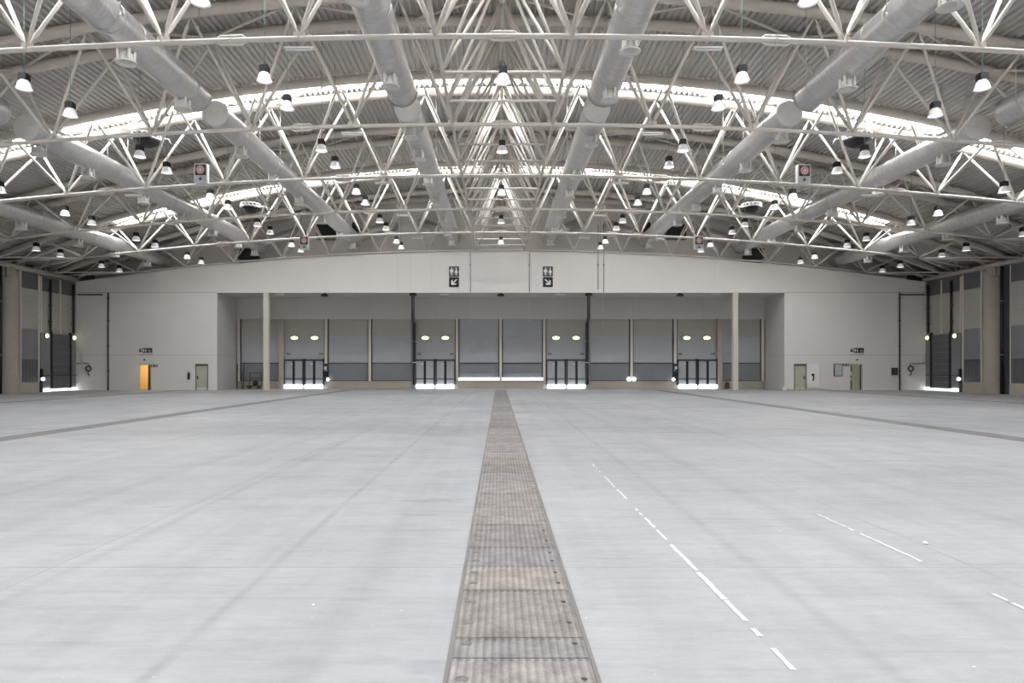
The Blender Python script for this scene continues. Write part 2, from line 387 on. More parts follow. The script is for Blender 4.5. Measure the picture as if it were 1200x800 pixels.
# ------------------------------------------------------------------ roof trusses
def arc_pts(f, x0, x1, y, n=40): return [(x0+(x1-x0)*i/n, y, f(x0+(x1-x0)*i/n)) for i in range(n+1)]
tlab = ['cream tubular roof truss crossing the top of the photo, nearest to the camera',
        'second cream tubular roof truss from the camera, dull lower chord without a skylight',
        'third cream tubular roof truss from the camera, bright under the first visible skylight',
        'fourth cream tubular roof truss from the camera, dull and between the two skylights',
        'fifth cream tubular roof truss from the camera, bright under the far skylight',
        'cream tubular roof truss standing on the ledge of the end wall']
EB = (33.75, 8.8)      # edge beam x, z
for q, t in enumerate(TR):
    root = empty('roof_truss', (0, t, zb(0)), tlab[q], 'roof truss', 'arched roof trusses spanning the hall')
    last = q == 5
    MB().path(arc_pts(zb, -29.03, 29.03, t), 0.08 if not last else 0.06, 8).build('bottom_chord', 'steel', root)
    for dy in (-1.0, 1.0):
        MB().path(arc_pts(zt, -34.5, 34.5, t+dy, 50), 0.21, 10).build('top_chord', 'steel2', root)
    for k in range(-8, 8):
        xb = (k+0.5)*PT
        for tx in (k*PT, (k+1)*PT):
            for dy in (-1.0, 1.0):
                a = Vector((xb, t, zb(xb)+0.05)); bb = Vector((tx, t+dy, zt(tx)-0.15))
                d_ = (bb-a).normalized()
                mb = MB(); mb.path([a, a+d_*0.28, a+d_*0.42, bb-d_*0.42, bb-d_*0.28, bb], [0.03, 0.03, 0.061, 0.061, 0.03, 0.03], 8)
                mb.build('diagonal', 'steel', root)
        # gusset node
    for k in range(-8, 8):
        nodes = MB()
        xb = (k+0.5)*PT
        nodes.cbox((xb, t, zb(xb)+0.07), 0.34, 0.03, 0.24); nodes.cbox((xb, t, zb(xb)+0.07), 0.03, 0.3, 0.2)
        nodes.build('gusset_plate', 'steel', root)
    z = MB()
    for k in range(-7, 7):
        x0, x1 = k*PT, (k+1)*PT
        y0, y1 = (t-0.95, t+0.95) if k % 2 == 0 else (t+0.95, t-0.95)
        MB().tube((x0, y0, zt(x0)-0.02), (x1, y1, zt(x1)-0.02), 0.052, 8).build('top_brace', 'steel', root)
    if not last:
        for xs in (0.0, -7.74, 7.74, -19.35, 19.35):      # clamped splice of the bottom chord
            mb = MB(); zz = zb(xs); sl = -xs/240.0
            for s_ in (-1, 1):
                pts = [(xs-0.42, t, zz+s_*0.04-sl*0.42), (xs-0.30, t, zz+s_*0.12-sl*0.3), (xs+0.30, t, zz+s_*0.12+sl*0.3), (xs+0.42, t, zz+s_*0.04+sl*0.42)]
                mb.path(pts, 0.045, 8)
            mb.box(xs-0.015, xs+0.015, t-0.09, t+0.09, zz-0.16, zz+0.16)
            mb.build('chord_splice', 'steel', root)
    # splayed end struts down to the edge beam
    for s in (-1, 1):
        n8 = Vector((s*29.03, t, zb(29.03)))
        for yy in (-3.4, -1.6, 1.6, 3.4):
            if t+yy < YB: MB().tube(n8, (s*EB[0], t+yy, EB[1]+0.1), 0.05, 8).build('end_strut', 'steel', root)
        for dy in (-1, 1):
            MB().tube((s*30.96, t+dy, zt(30.96)-0.1), (s*EB[0], t+dy*2.4 if t+dy*2.4 < YB else t, EB[1]+0.1), 0.05, 8).build('end_strut', 'steel', root)
            MB().tube((s*30.96, t+dy, zt(30.96)-0.1), n8, 0.05, 8).build('end_strut', 'steel', root)
            MB().tube((s*30.96, t+dy, zt(30.96)-0.1), (s*EB[0], t, EB[1]+0.1), 0.05, 8).build('end_strut', 'steel', root)

# ridge lattice girder
root = empty('ridge_girder', (0, 12.4, zb(0)), 'cream three-chord lattice girder running down the middle of the roof', 'roof girder')
BL = 7.0/3; NB = 18
for s in (-1, 1):
    MB().tube((s*PT/2, 12.4, zb(PT/2)), (s*PT/2, YB-0.05, zb(PT/2)), 0.065, 8).build('bottom_chord', 'steel2', root)
MB().tube((0, 12.4, zt(0)-0.45), (0, YU-0.1, zt(0)-0.45), 0.11, 8).build('top_chord', 'steel2', root)
for i in range(NB):
    y0 = 12.4 + BL*i
    if i % 3: MB().tube((-PT/2, y0, zb(PT/2)), (PT/2, y0, zb(PT/2)), 0.05, 8).build('crossbar', 'steel', root)
    for s in (-1, 1):
        for yb in (y0, y0+BL):
            MB().tube((s*PT/2, yb, zb(PT/2)+0.04), (0, y0+BL/2, zt(0)-0.5), 0.056, 8).build('diagonal', 'steel', root)

# edge beams, clerestory and columns on both sides
for s, side in ((-1, 'left'), (1, 'right')):
    t = empty('edge_beam', (s*EB[0], 14, EB[1]), 'long tubular edge beam along the top of the %s side wall' % side, 'beam', 'edge beams carrying the roof trusses')
    MB().tube((s*EB[0], YF, EB[1]), (s*EB[0], YB, EB[1]), 0.17, 12).build('beam_tube', 'steel2', t)
    for k in range(34):
        yy = 12 + k*1.25
        if yy < YB: MB().tube((s*(EB[0]+0.9), yy, EB[1]-0.15), (s*(EB[0]+0.9), yy, zt(EB[0]+0.9)+0.2), 0.05, 6).build('short_post', 'steel2', t)
    for yc in (46.9, 33.4, 19.4, 5.4):
        c = empty('round_column', (s*HW, yc, 0), 'thick round beige column against the %s wall, %s' % (side, {46.9: 'nearest the end wall', 33.4: 'second from the end wall', 19.4: 'third from the end wall', 5.4: 'beside the camera'}[yc]), 'column', 'round columns along the side walls')
        mb = MB(); mb.lathe([(0.66, 0), (0.66, 7.95), (0.62, 8.0), (0, 8.0)], (s*(HW+0.02), yc, 0), 32); mb.build('shaft', 'column', c)
        mb = MB()
        mb.box(s*33.75-0.28, s*33.75+0.28, yc-0.28, yc+0.28, 8.0, 8.08)
        mb.box(s*33.75-0.03, s*33.75+0.03, yc-0.26, yc+0.26, 8.08, 8.75); mb.box(s*33.75-0.24, s*33.75+0.24, yc-0.03, yc+0.03, 8.08, 8.75)
        mb.box(s*33.75-0.24, s*33.75+0.24, yc-0.20, yc-0.16, 8.08, 8.72); mb.box(s*33.75-0.24, s*33.75+0.24, yc+0.16, yc+0.20, 8.08, 8.72)
        mb.build('bearing', 'steel2', c)

# ------------------------------------------------------------------ end wall with the wide recess
holes = [(-22.6, 22.6, 0, 7.8), (-28.76, -27.9, 0, 2.06), (27.88, 28.76, 0, 2.06), (-24.27, -23.38, 0, 2.04), (23.42, 24.3, 0, 2.04)]
xs = sorted(set([-HW-0.3, HW+0.3] + [h[0] for h in holes] + [h[1] for h in holes] + [i*1.5 for i in range(-22, 23)]))
mb = MB()
def ztop(x): return zb(x) - 0.14
for a, c in zip(xs, xs[1:]):
    z0 = 0
    for h in holes:
        if h[0]-1e-6 <= a and c <= h[1]+1e-6: z0 = h[3]
    mb.add([(a, YB, z0), (c, YB, z0), (c, YB, ztop(c)), (a, YB, ztop(a))], [(0, 1, 2, 3)])
    mb.add([(a, YB, ztop(a)), (c, YB, ztop(c)), (c, YU, ztop(c)), (a, YU, ztop(a))], [(0, 1, 2, 3)])
    mb.add([(a, YU, ztop(a)), (c, YU, ztop(c)), (c, YU, zt(c)+0.4), (a, YU, zt(a)+0.4)], [(0, 1, 2, 3)])
struct('wall_end', mb, 'wall', 'pale painted end wall above and beside the wide recess')
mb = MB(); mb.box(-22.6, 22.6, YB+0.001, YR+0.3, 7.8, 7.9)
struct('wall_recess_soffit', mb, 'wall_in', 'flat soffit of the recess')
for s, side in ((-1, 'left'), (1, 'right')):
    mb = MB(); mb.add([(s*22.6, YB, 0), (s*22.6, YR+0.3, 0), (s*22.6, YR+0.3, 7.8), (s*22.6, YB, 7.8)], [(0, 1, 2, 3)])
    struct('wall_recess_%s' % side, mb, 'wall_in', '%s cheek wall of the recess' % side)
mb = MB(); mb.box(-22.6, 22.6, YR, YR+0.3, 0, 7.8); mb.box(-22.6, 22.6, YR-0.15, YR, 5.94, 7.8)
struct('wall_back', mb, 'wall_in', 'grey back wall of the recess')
# plinth between the dock doors
DOORS = [(-18.65, -14.92), (-7.46, -3.73), (3.73, 7.46), (14.92, 18.65)]
for n_, (a, c) in enumerate([(-22.55, -18.65), (-14.92, -7.46), (-3.73, 3.73), (7.46, 14.92), (18.65, 22.55)]):
    mb = MB(); mb.box(a+0.08, c-0.08, YR-0.22, YR, 0, 0.6); mb.box(a+0.02, c-0.02, YR-0.26, YR, 0.6, 0.66)
    struct('baseboard_%d' % (n_+1), mb, 'plinth', 'low beige concrete plinth under the grey panels')
# panel joints on the pale wall: horizontal at 2.8 m and fine vertical ones
mb = MB()
for a, c in ((-HW, -22.6), (22.6, HW)): mb.box(a, c, YB-0.006, YB, 2.78, 2.80)
for s in (-1, 1): mb.box(s*22.6-0.006, s*22.6+0.006, YB, YR, 2.78, 2.80)
mb.box(-HW, -22.6, YB-0.006, YB, 7.78, 7.81); mb.box(22.6, HW, YB-0.006, YB, 7.78, 7.81)
struct('trim_10', mb, 'joint', 'horizontal joint lines on the end wall')
mb = MB()
for x in (-20, -8.2, -7.2, -5.5, 5.5, 8.2, 17.0, 20.5): mb.box(x-0.004, x+0.004, YB-0.004, YB, 7.8, zb(x)-0.2)
for x in (-17.5, -11.3, -5.6, 5.6, 11.3, 17.3, 20.4): mb.box(x-0.006, x+0.006, YR-0.156, YR-0.15, 5.94, 7.8)
struct('trim_11', mb, 'joint', 'fine vertical panel joints on the end wall')
mb = MB(); mb.box(-22.6, 22.6, YB-0.02, YB+0.0, 7.76, 7.86); struct('trim_12', mb, 'wall', 'pale edge strip along the recess lintel')

# pillars at the recess
for s, side in ((-1, 'left'), (1, 'right')):
    mb = MB(); x = s*18.72; mb.box(x-0.2, x+0.2, YB-0.02, YB+0.36, 0, 7.8)
    mb.box(x-0.24, x+0.24, YB-0.06, YB+0.40, 0, 0.05)
    tag(mb.build('pillar', 'pillar'), 'tall square cream pillar at the front of the recess, %s of centre' % side, 'pillar', 'free-standing pillars at the recess front')
    mb = MB(); x = s*18.68; mb.box(x-0.2, x+0.2, YR-0.5, YR-0.1, 0, 5.94)
    tag(mb.build('pillar', 'column'), 'square beige pillar at the rear of the recess, %s of centre' % side, 'pillar', 'rear pillars against the grey panels')

# posts between bays
posts = [-22.4, -14.92, -11.19, -3.73, 0.0, 3.73, 11.19, 14.92, 22.4]
plabel = {-22.4: 'at the left end of the recess', -14.92: 'right of the leftmost dock doors', -11.19: 'between the two grey panels left of centre',
          -3.73: 'right of the left centre dock doors', 0.0: 'exactly in the middle of the recess', 3.73: 'left of the right centre dock doors',
          11.19: 'between the two grey panels right of centre', 14.92: 'left of the rightmost dock doors', 22.4: 'at the right end of the recess'}
for x in posts:
    t = empty('wall_post', (x, YR-0.1, 0), 'slim cream steel post ' + plabel[x], 'post', 'slim posts between the recess bays')
    wdt = 0.11
    MB().box(x-wdt, x+wdt, YR-0.3, YR-0.02, 0.66, 5.94).build('flange', 'pillar', t)
    mb = MB(); mb.box(x-wdt-0.08, x-wdt, YR-0.2, YR-0.02, 0.66, 5.94); mb.box(x+wdt, x+wdt+0.08, YR-0.2, YR-0.02, 0.66, 5.94)
    mb.build('side_channel', 'charcoal', t)

# grey panelled bays
def boards(x0, x1, y, z0, z1, rows, gap=0.032, th=0.08):
    mb = MB(); h = (z1-z0)/rows
    for i in range(rows): mb.box(x0, x1, y, y+th, z0+h*i+gap/2, z0+h*(i+1)-gap/2)
    mb.box(x0, x1, y+0.02, y+th, z0, z1); return mb
bays = [(-22.3, -18.9, 0), (-14.72, -11.39, 0), (-10.99, -7.66, 0), (-3.53, -0.2, 1), (0.2, 3.53, 1), (7.66, 10.99, 0), (11.39, 14.72, 0), (18.9, 22.3, 0)]
bl = ['at the left end of the recess', 'left of centre, beside the leftmost dock doors', 'left of centre, beside the dark drainpipe', 'left of the middle post', 'right of the middle post',
      'right of centre, beside the dark drainpipe', 'right of centre, beside the rightmost dock doors', 'at the right end of the recess']
for (a, c, mid), lab in zip(bays, bl):
    t = empty('panelled_bay', ((a+c)/2, YR-0.1, 0.66), 'grey horizontally boarded wall bay ' + lab, 'wall panel', 'grey boarded bays at the back of the recess')
    boards(a, c, YR-0.12, 4.47, 5.92, 2).build('upper_panel', 'panel_blue' if mid else 'panel_cream', t)
    boards(a, c, YR-0.12, 2.22, 4.45, 3).build('middle_panel', 'panel_blue', t)
    boards(a, c, YR-0.12, 0.72, 2.14, 2).build('lower_panel', 'panel_dark', t)
    MB().box(a, c, YR-0.15, YR-0.05, 2.14, 2.22).build('rail', 'charcoal', t)
    MB().box(a, c, YR-0.15, YR-0.05, 0.66, 0.72).build('bottom_rail', 'charcoal', t)
# daylight slits under the two middle bays
for s in (-1, 1):
    mb = MB(); mb.path([(s*0.12, YR-0.2, 0.83), (s*3.6, YR-0.2, 0.83)], 0.115, 10)
    tag(mb.build('light_strip', 'daylight'), 'glowing white strip along the foot of the grey bay %s of the middle post' % ('left' if s < 0 else 'right'), 'light strip', 'glowing strips under the middle bays')

# dock doors
dl = ['leftmost pair of grey dock doors', 'grey dock doors left of the centre bays', 'grey dock doors right of the centre bays', 'rightmost pair of grey dock doors']
for (a, c), lab in zip(DOORS, dl):
    a += 0.16; c -= 0.16; m_ = (a+c)/2
    t = empty('dock_gate', (m_, YR-0.2, 0), lab + ' with two lit lamps above and daylight below', 'dock door', 'dock doors in the recess')
    boards(a, c, YR-0.10, 4.47, 5.92, 2).build('upper_panel', 'panel_cream', t)
    boards(a, c, YR-0.10, 2.5, 4.45, 4).build('middle_panel', 'panel_blue', t)
    fr = MB(); y0, y1 = YR-0.42, YR-0.12
    fr.box(a, c, y0, y1, 2.38, 2.5)
    for x in (a, m_-0.12, m_+0.04, c-0.08): fr.box(x, x+0.08, y0, y1, 0.3, 2.55 if x != a else 2.5)
    fr.build('frame', 'charcoal', t)
    for s in (0, 1):
        l0 = a+0.08 if s == 0 else m_+0.12; l1 = m_-0.12 if s == 0 else c-0.08; lm = (l0+l1)/2
        for u0, u1 in ((l0+0.02, lm-0.1), (lm+0.1, l1-0.02)):
            leaf = MB().box(u0, u1, y0+0.08, y0+0.14, 0.32, 2.36).build('door_leaf', 'panel_blue', t)
            MB().box(u0, u1, y0+0.05, y0+0.08, 0.80, 0.87).build('cross_bar', 'charcoal', leaf)
        MB().box(lm-0.1, lm+0.1, y0+0.04, y0+0.16, 0.32, 2.36).build('mullion', 'black', t)
        MB().path([(l0, y0-0.05, 0.2), (l1, y0-0.05, 0.2)], 0.165, 12).build('daylight_gap', 'daylight', t)
        MB().lathe([(0, -0.02), (0.06, -0.02), (0.06, 0.04)], (lm-0.2, y0+0.06, 2.1), 12, 'y').build('latch', 'white', t)
    for x in (m_-0.86, m_+0.86):
        lp = empty('dock_lamp', (x, YR-0.2, 4.34), None, None)
        side = 'left' if x < m_ else 'right'
        tag(lp, 'lit yellow-green oval lamp, %s one above the %s' % (side, lab.replace('pair of ', '')), 'wall lamp', 'oval lamps above the dock doors')
        vs = []
        mb = MB(); mb.lathe([(0.0, -0.16), (0.10, -0.15), (0.16, -0.08), (0.17, 0.0)], (0, 0, 0), 20, 'y')
        mb.v = [(v[0]*1.95+x, v[1]+YR-0.16, v[2]*0.95+4.34) for v in mb.v]; mb.build('lens', 'lamp_on', lp)
        mb = MB(); mb.lathe([(0.17, -0.03), (0.20, -0.03), (0.20, 0.06), (0, 0.06)], (0, 0, 0), 20, 'y')
        mb.v = [(v[0]*1.9+x, v[1]+YR-0.16, v[2]*1.0+4.34) for v in mb.v]; mb.build('rim', 'charcoal', lp)
    for x in (a+0.3, c-0.3):   # small bay plates
        mb = MB(); mb.box(x-0.15, x-0.03, YR-0.12, YR-0.10, 2.92, 3.04); mb.box(x+0.03, x+0.15, YR-0.12, YR-0.10, 2.92, 3.04); mb.build('marker_plate', 'charcoal', t)
# control boxes beside outer dock doors, bumper lights
for s in (-1, 1):
    x = s*14.92
    t = empty('control_box', (x, YR-0.35, 1.3), 'black and white control boxes on the post beside the %s dock doors' % ('leftmost' if s < 0 else 'rightmost'), 'control box', 'control boxes beside the outer dock doors')
    MB().box(x-0.22, x+0.22, YR-0.5, YR-0.3, 1.0, 1.5).build('housing', 'black', t)
    MB().box(x-0.18, x+0.18, YR-0.45, YR-0.3, 1.6, 2.15).build('upper_housing', 'charcoal', t)
    MB().box(x-0.1, x+0.1, YR-0.47, YR-0.45, 1.65, 1.9).build('label_plate', 'pict_grey', t)
    MB().box(x-0.13, x+0.13, YR-0.48, YR-0.3, 0.7, 0.98).build('lower_housing', 'charcoal', t)
    mb = MB(); mb.lathe([(0, -0.08), (0.09, -0.06), (0.13, 0), (0.13, 0.1)], (x+s*(-0.0)+0.2*(-s), YR-0.5, 0.8), 14, 'y'); mb.build('lamp_lens', 'daylight', t)
for dx, nm in ((-0.24, 'left'), (0.2, 'right')):
    mb = MB(); x = 11.19+dx; mb.lathe([(0, -0.2), (0.12, -0.17), (0.17, -0.05), (0.17, 0.0), (0, 0.0)], (x, YR-0.3, 0.82), 16, 'y')
    tag(mb.build('marker_lamp', 'daylight'), 'round white light, %s of the pair at the foot of the post right of centre' % nm, 'marker lamp', 'round lights at the foot of a post')

# black drainpipes with the jog at the recess
for s in (-1, 1):
    side = 'left' if s < 0 else 'right'
    t = empty('drainpipe', (s*7.1, YR-0.4, 0), 'thick black drainpipe with a bend down the recess %s of centre' % side, 'pipe', 'black drainpipes in the recess')
    xa, xb_ = s*7.05, s*7.36
    MB().path([(xa, YB+0.35, 7.79), (xa, YB+0.35, 6.1), (xa+(xb_-xa)*0.1, YB+0.6, 5.85), (xb_, YR-0.75, 5.7), (xb_, YR-0.45, 5.5), (xb_, YR-0.4, 0.35)], 0.14, 12).build('pipe', 'charcoal', t)
    MB().lathe([(0.3, 0), (0.3, 0.12), (0.18, 0.2), (0, 0.2)], (xa, YB+0.35, 7.59), 16).build('collar', 'black', t)
    for z in (4.0, 2.2): MB().lathe([(0.16, 0), (0.16, 0.08)], (xb_, YR-0.41, z), 14).build('bracket', 'pict_grey', t)
    mb = MB(); mb.box(xb_-0.2, xb_+0.2, YR-0.58, YR-0.25, 0.0, 0.35); mb.build('foot_guard', 'joint', t)
# floodlights and tube lights under the lintel
for x, nm in ((-14.1, 'left of centre'), (0.0, 'at the centre'), (14.35, 'right of centre')):
    t = empty('floodlight', (x, YB+0.3, 7.8), 'small black floodlight under the recess lintel ' + nm, 'floodlight', 'floodlights under the lintel')
    MB().box(x-0.05, x+0.05, YB+0.25, YB+0.35, 7.68, 7.8).build('bracket', 'black', t)
    mb = MB(); mb.add([(x-0.3, YB+0.12, 7.55), (x+0.3, YB+0.12, 7.55), (x+0.3, YB+0.4, 7.5), (x-0.3, YB+0.4, 7.5), (x-0.17, YB+0.2, 7.72), (x+0.17, YB+0.2, 7.72), (x+0.17, YB+0.38, 7.7), (x-0.17, YB+0.38, 7.7)],
        [(0, 3, 2, 1), (4, 5, 6, 7), (0, 1, 5, 4), (1, 2, 6, 5), (2, 3, 7, 6), (3, 0, 4, 7)]); mb.build('housing', 'black', t)
def tube_light(x, y, z, w, label, group):
    t = empty('tube_light', (x, y, z), label, 'tube light', group)
    MB().box(x-w/2, x+w/2, y-0.08, y+0.08, z, z+0.05).build('tray', 'tube', t)
    MB().path([(x-w/2+0.03, y-0.05, z-0.05), (x+w/2-0.03, y-0.05, z-0.05)], 0.022, 8).build('lamp_tube', 'tube', t)
    mb = MB(); 
    for s in (-1, 1): mb.box(x+s*(w/2-0.05)-0.02, x+s*(w/2-0.05)+0.02, y-0.07, y-0.02, z-0.06, z)
    mb.build('lamp_holder', 'tube', t)
    return t
for x, nm in ((-17.8, 'beside the left pillar'), (-4.55, 'left of centre'), (4.8, 'right of centre'), (17.3, 'beside the right pillar')):
    tube_light(x, YB+0.5, 7.68, 0.75, 'short white tube light under the recess lintel ' + nm, 'tube lights under the lintel')
# slim conduits on the fascia
for x, z0, z1, nm in ((-2.42, 5.8, 10.9, 'left of centre, below the girder'), (2.28, 5.8, 10.9, 'right of centre, below the girder'), (8.2, 5.6, 13.2, 'right of the washroom sign'), (7.75, 8.0, 13.2, 'just left of the longer conduit')):
    t = MB(); t.tube((x, YB-0.06, z0 if z0 > 7.8 else 7.8), (x, YB-0.06, z1), 0.028, 6)
    if z0 < 7.8:
        u = MB(); u.tube((x*1.07, YR-0.2, z0), (x*1.07, YR-0.2, 7.79), 0.02, 6); u.box(x*1.07-0.04, x*1.07+0.04, YR-0.23, YR-0.16, z0-0.08, z0)
        tag(u.build('conduit', 'pict_grey'), 'thin grey drop cable inside the recess ' + nm.replace(', below the girder', ''), 'conduit', 'thin drop cables inside the recess')
    t.box(x-0.05, x+0.05, YB-0.1, YB, 9.9, 10.05)
    tag(t.build('conduit', 'wire'), 'thin grey conduit down the pale end wall ' + nm, 'conduit', 'thin conduits on the end wall')

# ------------------------------------------------------------------ signs
def figure(mb, x, z, h, y, woman=False):
    r = h*0.11
    mb.lathe([(0, 0), (r, 0), (r, 0.008)], (x, y, z+h*0.89), 14, 'y')
    if woman: pts = [(-0.09, .76), (.09, .76), (.24, .34), (.12, .34), (.12, 0), (.02, 0), (.02, .3), (-.02, .3), (-.02, 0), (-.12, 0), (-.12, .34), (-.24, .34)]
    else: pts = [(-.2, .76), (.2, .76), (.2, .38), (.12, .38), (.12, 0), (.02, 0), (.02, .36), (-.02, .36), (-.02, 0), (-.12, 0), (-.12, .38), (-.2, .38)]
    mb.poly_y([(x+p[0]*h, z+p[1]*h) for p in pts], y, 0.008)
def arrow(mb, x, z, L, ang, y, w=0.16):
    ca, sa = math.cos(ang), math.sin(ang)
    pts = [(-0.5, -w/2), (0.12, -w/2), (-0.12, -0.38), (0.14, -0.38), (0.5, 0), (0.14, 0.38), (-0.12, 0.38), (0.12, w/2), (-0.5, w/2)]
    mb.poly_y([(x+(p[0]*ca-p[1]*sa)*L, z+(p[0]*sa+p[1]*ca)*L) for p in pts], y, 0.008)
for s in (-1, 1):
    x = X_at(532 if s < 0 else 642, YB); side = 'left' if s < 0 else 'right'
    z1, z2 = Z_at(318, YB), Z_at(330.5, YB)
    t = empty('washroom_sign', (x, YB-0.03, z2), 'dark square washroom sign with man and woman figures, high %s of centre' % side, 'sign', 'washroom signs on the end wall')
    MB().box(x-0.39, x+0.39, YB-0.04, YB, z1-0.39, z1+0.39).build('panel', 'black', t)
    mb = MB(); figure(mb, x-0.19, z1-0.31, 0.62, YB-0.05); figure(mb, x+0.19, z1-0.31, 0.62, YB-0.05, True); mb.box(x-0.012, x+0.012, YB-0.05, YB-0.04, z1-0.33, z1+0.33)
    mb.build('figures', 'white', t)
    t = empty('arrow_sign', (x, YB-0.03, z2), 'dark square arrow sign pointing down %s under the %s washroom sign' % (side, side), 'sign', 'arrow signs on the end wall')
    MB().box(x-0.39, x+0.39, YB-0.04, YB, z2-0.39, z2+0.39).build('panel', 'black', t)
    mb = MB(); arrow(mb, x, z2, 0.62, -PI/4 if s > 0 else -3*PI/4, YB-0.05); mb.build('arrow', 'white', t)
for s in (-1, 1):      # low pictogram rows over the open doorways
    x = X_at(170 if s < 0 else 1003.5, YB); z = Z_at(410.5, YB); side = 'left' if s < 0 else 'right'
    t = empty('washroom_sign', (x, YB-0.03, z), 'small row of down arrow, washroom and wheelchair signs above the %s open doorway' % side, 'sign', 'small pictogram rows above doorways')
    mb = MB(); arrow(mb, x-0.38, z, 0.32, -PI/2, YB-0.02, 0.3); mb.build('arrow', 'black', t)
    for dx in (-0.02, 0.38): MB().box(x+dx-0.19, x+dx+0.19, YB-0.03, YB, z-0.19, z+0.19).build('panel', 'black', t)
    mb = MB(); figure(mb, x-0.11, z-0.15, 0.3, YB-0.04); figure(mb, x+0.07, z-0.15, 0.3, YB-0.04, True); mb.build('figures', 'white', t)
    mb = MB(); mb.path([(x+0.38+0.09*math.cos(w), YB-0.035, z-0.05+0.09*math.sin(w)) for w in [2*PI*k/12 for k in range(12)]], 0.014, 6, closed=True)
    mb.path([(x+0.34, YB-0.035, z+0.12), (x+0.35, YB-0.035, z), (x+0.45, YB-0.035, z), (x+0.48, YB-0.035, z-0.1)], 0.014, 6); mb.build('wheelchair_symbol', 'white', t)
    MB().box(x-0.55, x+0.58, YB-0.015, YB, z-0.36, z-0.33).build('underline', 'wire', t)

# hanging hose reel signs, boxes with a red ring and a down arrow
def hose_sign(xp, yp, d, label, w=0.62, h=0.9):
    x, z = X_at(xp, d), Z_at(yp, d); y = d-0.25
    t = empty('hydrant_sign', (x, y, z-h/2), label, 'sign', 'boxed hose signs hanging in the trusses')
    MB().box(x-w/2, x+w/2, y, y+0.28, z-h/2, z+h/2).build('box', 'white', t)
    MB().box(x-w/2+0.05, x+w/2-0.05, y-0.012, y, z-h/2+0.33, z+h/2-0.05).build('symbol_panel', 'charcoal', t)
    zc = z+0.14
    mb = MB()
    for r in (0.20, 0.11): mb.path([(x+r*math.cos(k*PI/10), y-0.02, zc+r*math.sin(k*PI/10)) for k in range(20)], 0.020 if r > .15 else 0.016, 6, closed=True)
    mb.build('hose_ring', 'red', t)
    mb = MB(); mb.lathe([(0, -0.004), (0.205, -0.004)], (x, y-0.014, zc), 24, 'y'); mb.build('disc', 'white', t)
    MB().box(x-w/2+0.05, x+w/2-0.05, y-0.012, y, z-h/2+0.04, z-h/2+0.31).build('arrow_panel', 'pict_grey', t)
    mb = MB(); arrow(mb, x, z-h/2+0.17, 0.2, -PI/2, y-0.022, 0.2); mb.build('arrow', 'black', t)
hose_sign(237.5, 204, 33.4, 'white boxed hose sign with red ring sitting on the third truss, left side')
hose_sign(940, 205, 33.4, 'white boxed hose sign with red ring sitting on the third truss, right side')
hose_sign(357.5, 285, 47.4, 'white boxed hose sign under the fifth truss chord, left side')
hose_sign(818, 285, 47.4, 'white boxed hose sign under the fifth truss chord, right side')

# ------------------------------------------------------------------ doors in the pale end wall
def doorway(x0, x1, z1, name):
    mb = MB()
    mb.box(x0-0.05, x0, YB-0.03, YB+0.25, 0, z1); mb.box(x1, x1+0.05, YB-0.03, YB+0.25, 0, z1)
    mb.box(x0-0.05, x1+0.05, YB-0.05, YB+0.25, z1, z1+0.11)
    o = struct(name+'_frame' if False else name, mb, 'joint'); return o
n = 1
for (x0, x1, z1, lab) in ((-24.27, -23.38, 1.96, 'closed pale green door in the left part of the end wall'), (23.42, 24.3, 1.96, 'closed pale green door in the right part of the end wall')):
    fr = struct('door_%d' % n, MB().box(x0-0.05, x1+0.05, YB-0.04, YB+0.1, z1, z1+0.12).box(x0-0.05, x0, YB-0.02, YB+0.1, 0, z1).box(x1, x1+0.05, YB-0.02, YB+0.1, 0, z1), 'charcoal' , lab)
    MB().box(x0, x1, YB+0.03, YB+0.08, 0.01, z1).build('door_leaf', 'door', fr)
    hx = x0+0.1 if x0 < 0 else x1-0.1
    mb = MB(); mb.box(hx-0.03, hx+0.03, YB-0.0, YB+0.03, 0.85, 1.15); mb.tube((hx, YB-0.05, 1.0), (hx+(0.12 if x0 < 0 else -0.12), YB-0.05, 1.0), 0.02); mb.tube((hx, YB-0.05, 1.0), (hx, YB+0.03, 1.0), 0.02); mb.build('door_handle', 'black', fr)
    mb = MB(); mb.box(x0+0.04, x1-0.04, YB+0.022, YB+0.03, 0.03, 0.2); mb.build('kick_plate', 'pict_grey', fr)
    n += 1
# left open doorway with the warm lit room
x0, x1 = -28.76, -27.9
fr = struct('door_3', MB().box(x0-0.05, x1+0.05, YB-0.04, YB+0.1, 2.0, 2.10).box(x0-0.05, x0, YB-0.02, YB+0.1, 0, 2.0).box(x1, x1+0.05, YB-0.02, YB+0.1, 0, 2.0), 'door', 'open doorway glowing yellow in the left part of the end wall')
MB().add([(x0+0.62, YB+0.06, 0), (x0+0.66, YB+0.06, 0), (x0+0.80, YB+0.85, 0), (x0+0.76, YB+0.85, 0)] + [(x0+0.62, YB+0.06, 2.0), (x0+0.66, YB+0.06, 2.0), (x0+0.80, YB+0.85, 2.0), (x0+0.76, YB+0.85, 2.0)],
   [(0, 1, 2, 3), (4, 7, 6, 5), (0, 4, 5, 1), (1, 5, 6, 2), (2, 6, 7, 3), (3, 7, 4, 0)]).build('door_leaf', 'brown', fr)
mb = MB(); mb.box(-29.6, -27.0, YB+1.6, YB+1.7, 0, 2.6); mb.box(-29.7, -29.6, YB+0.1, YB+1.7, 0, 2.6); mb.box(-27.0, -26.9, YB+0.1, YB+1.7, 0, 2.6); mb.box(-29.7, -26.9, YB+0.1, YB+1.7, 2.5, 2.6)
struct('wall_lobby_left', mb, 'yellow', 'yellow walls of the small room behind the open doorway')
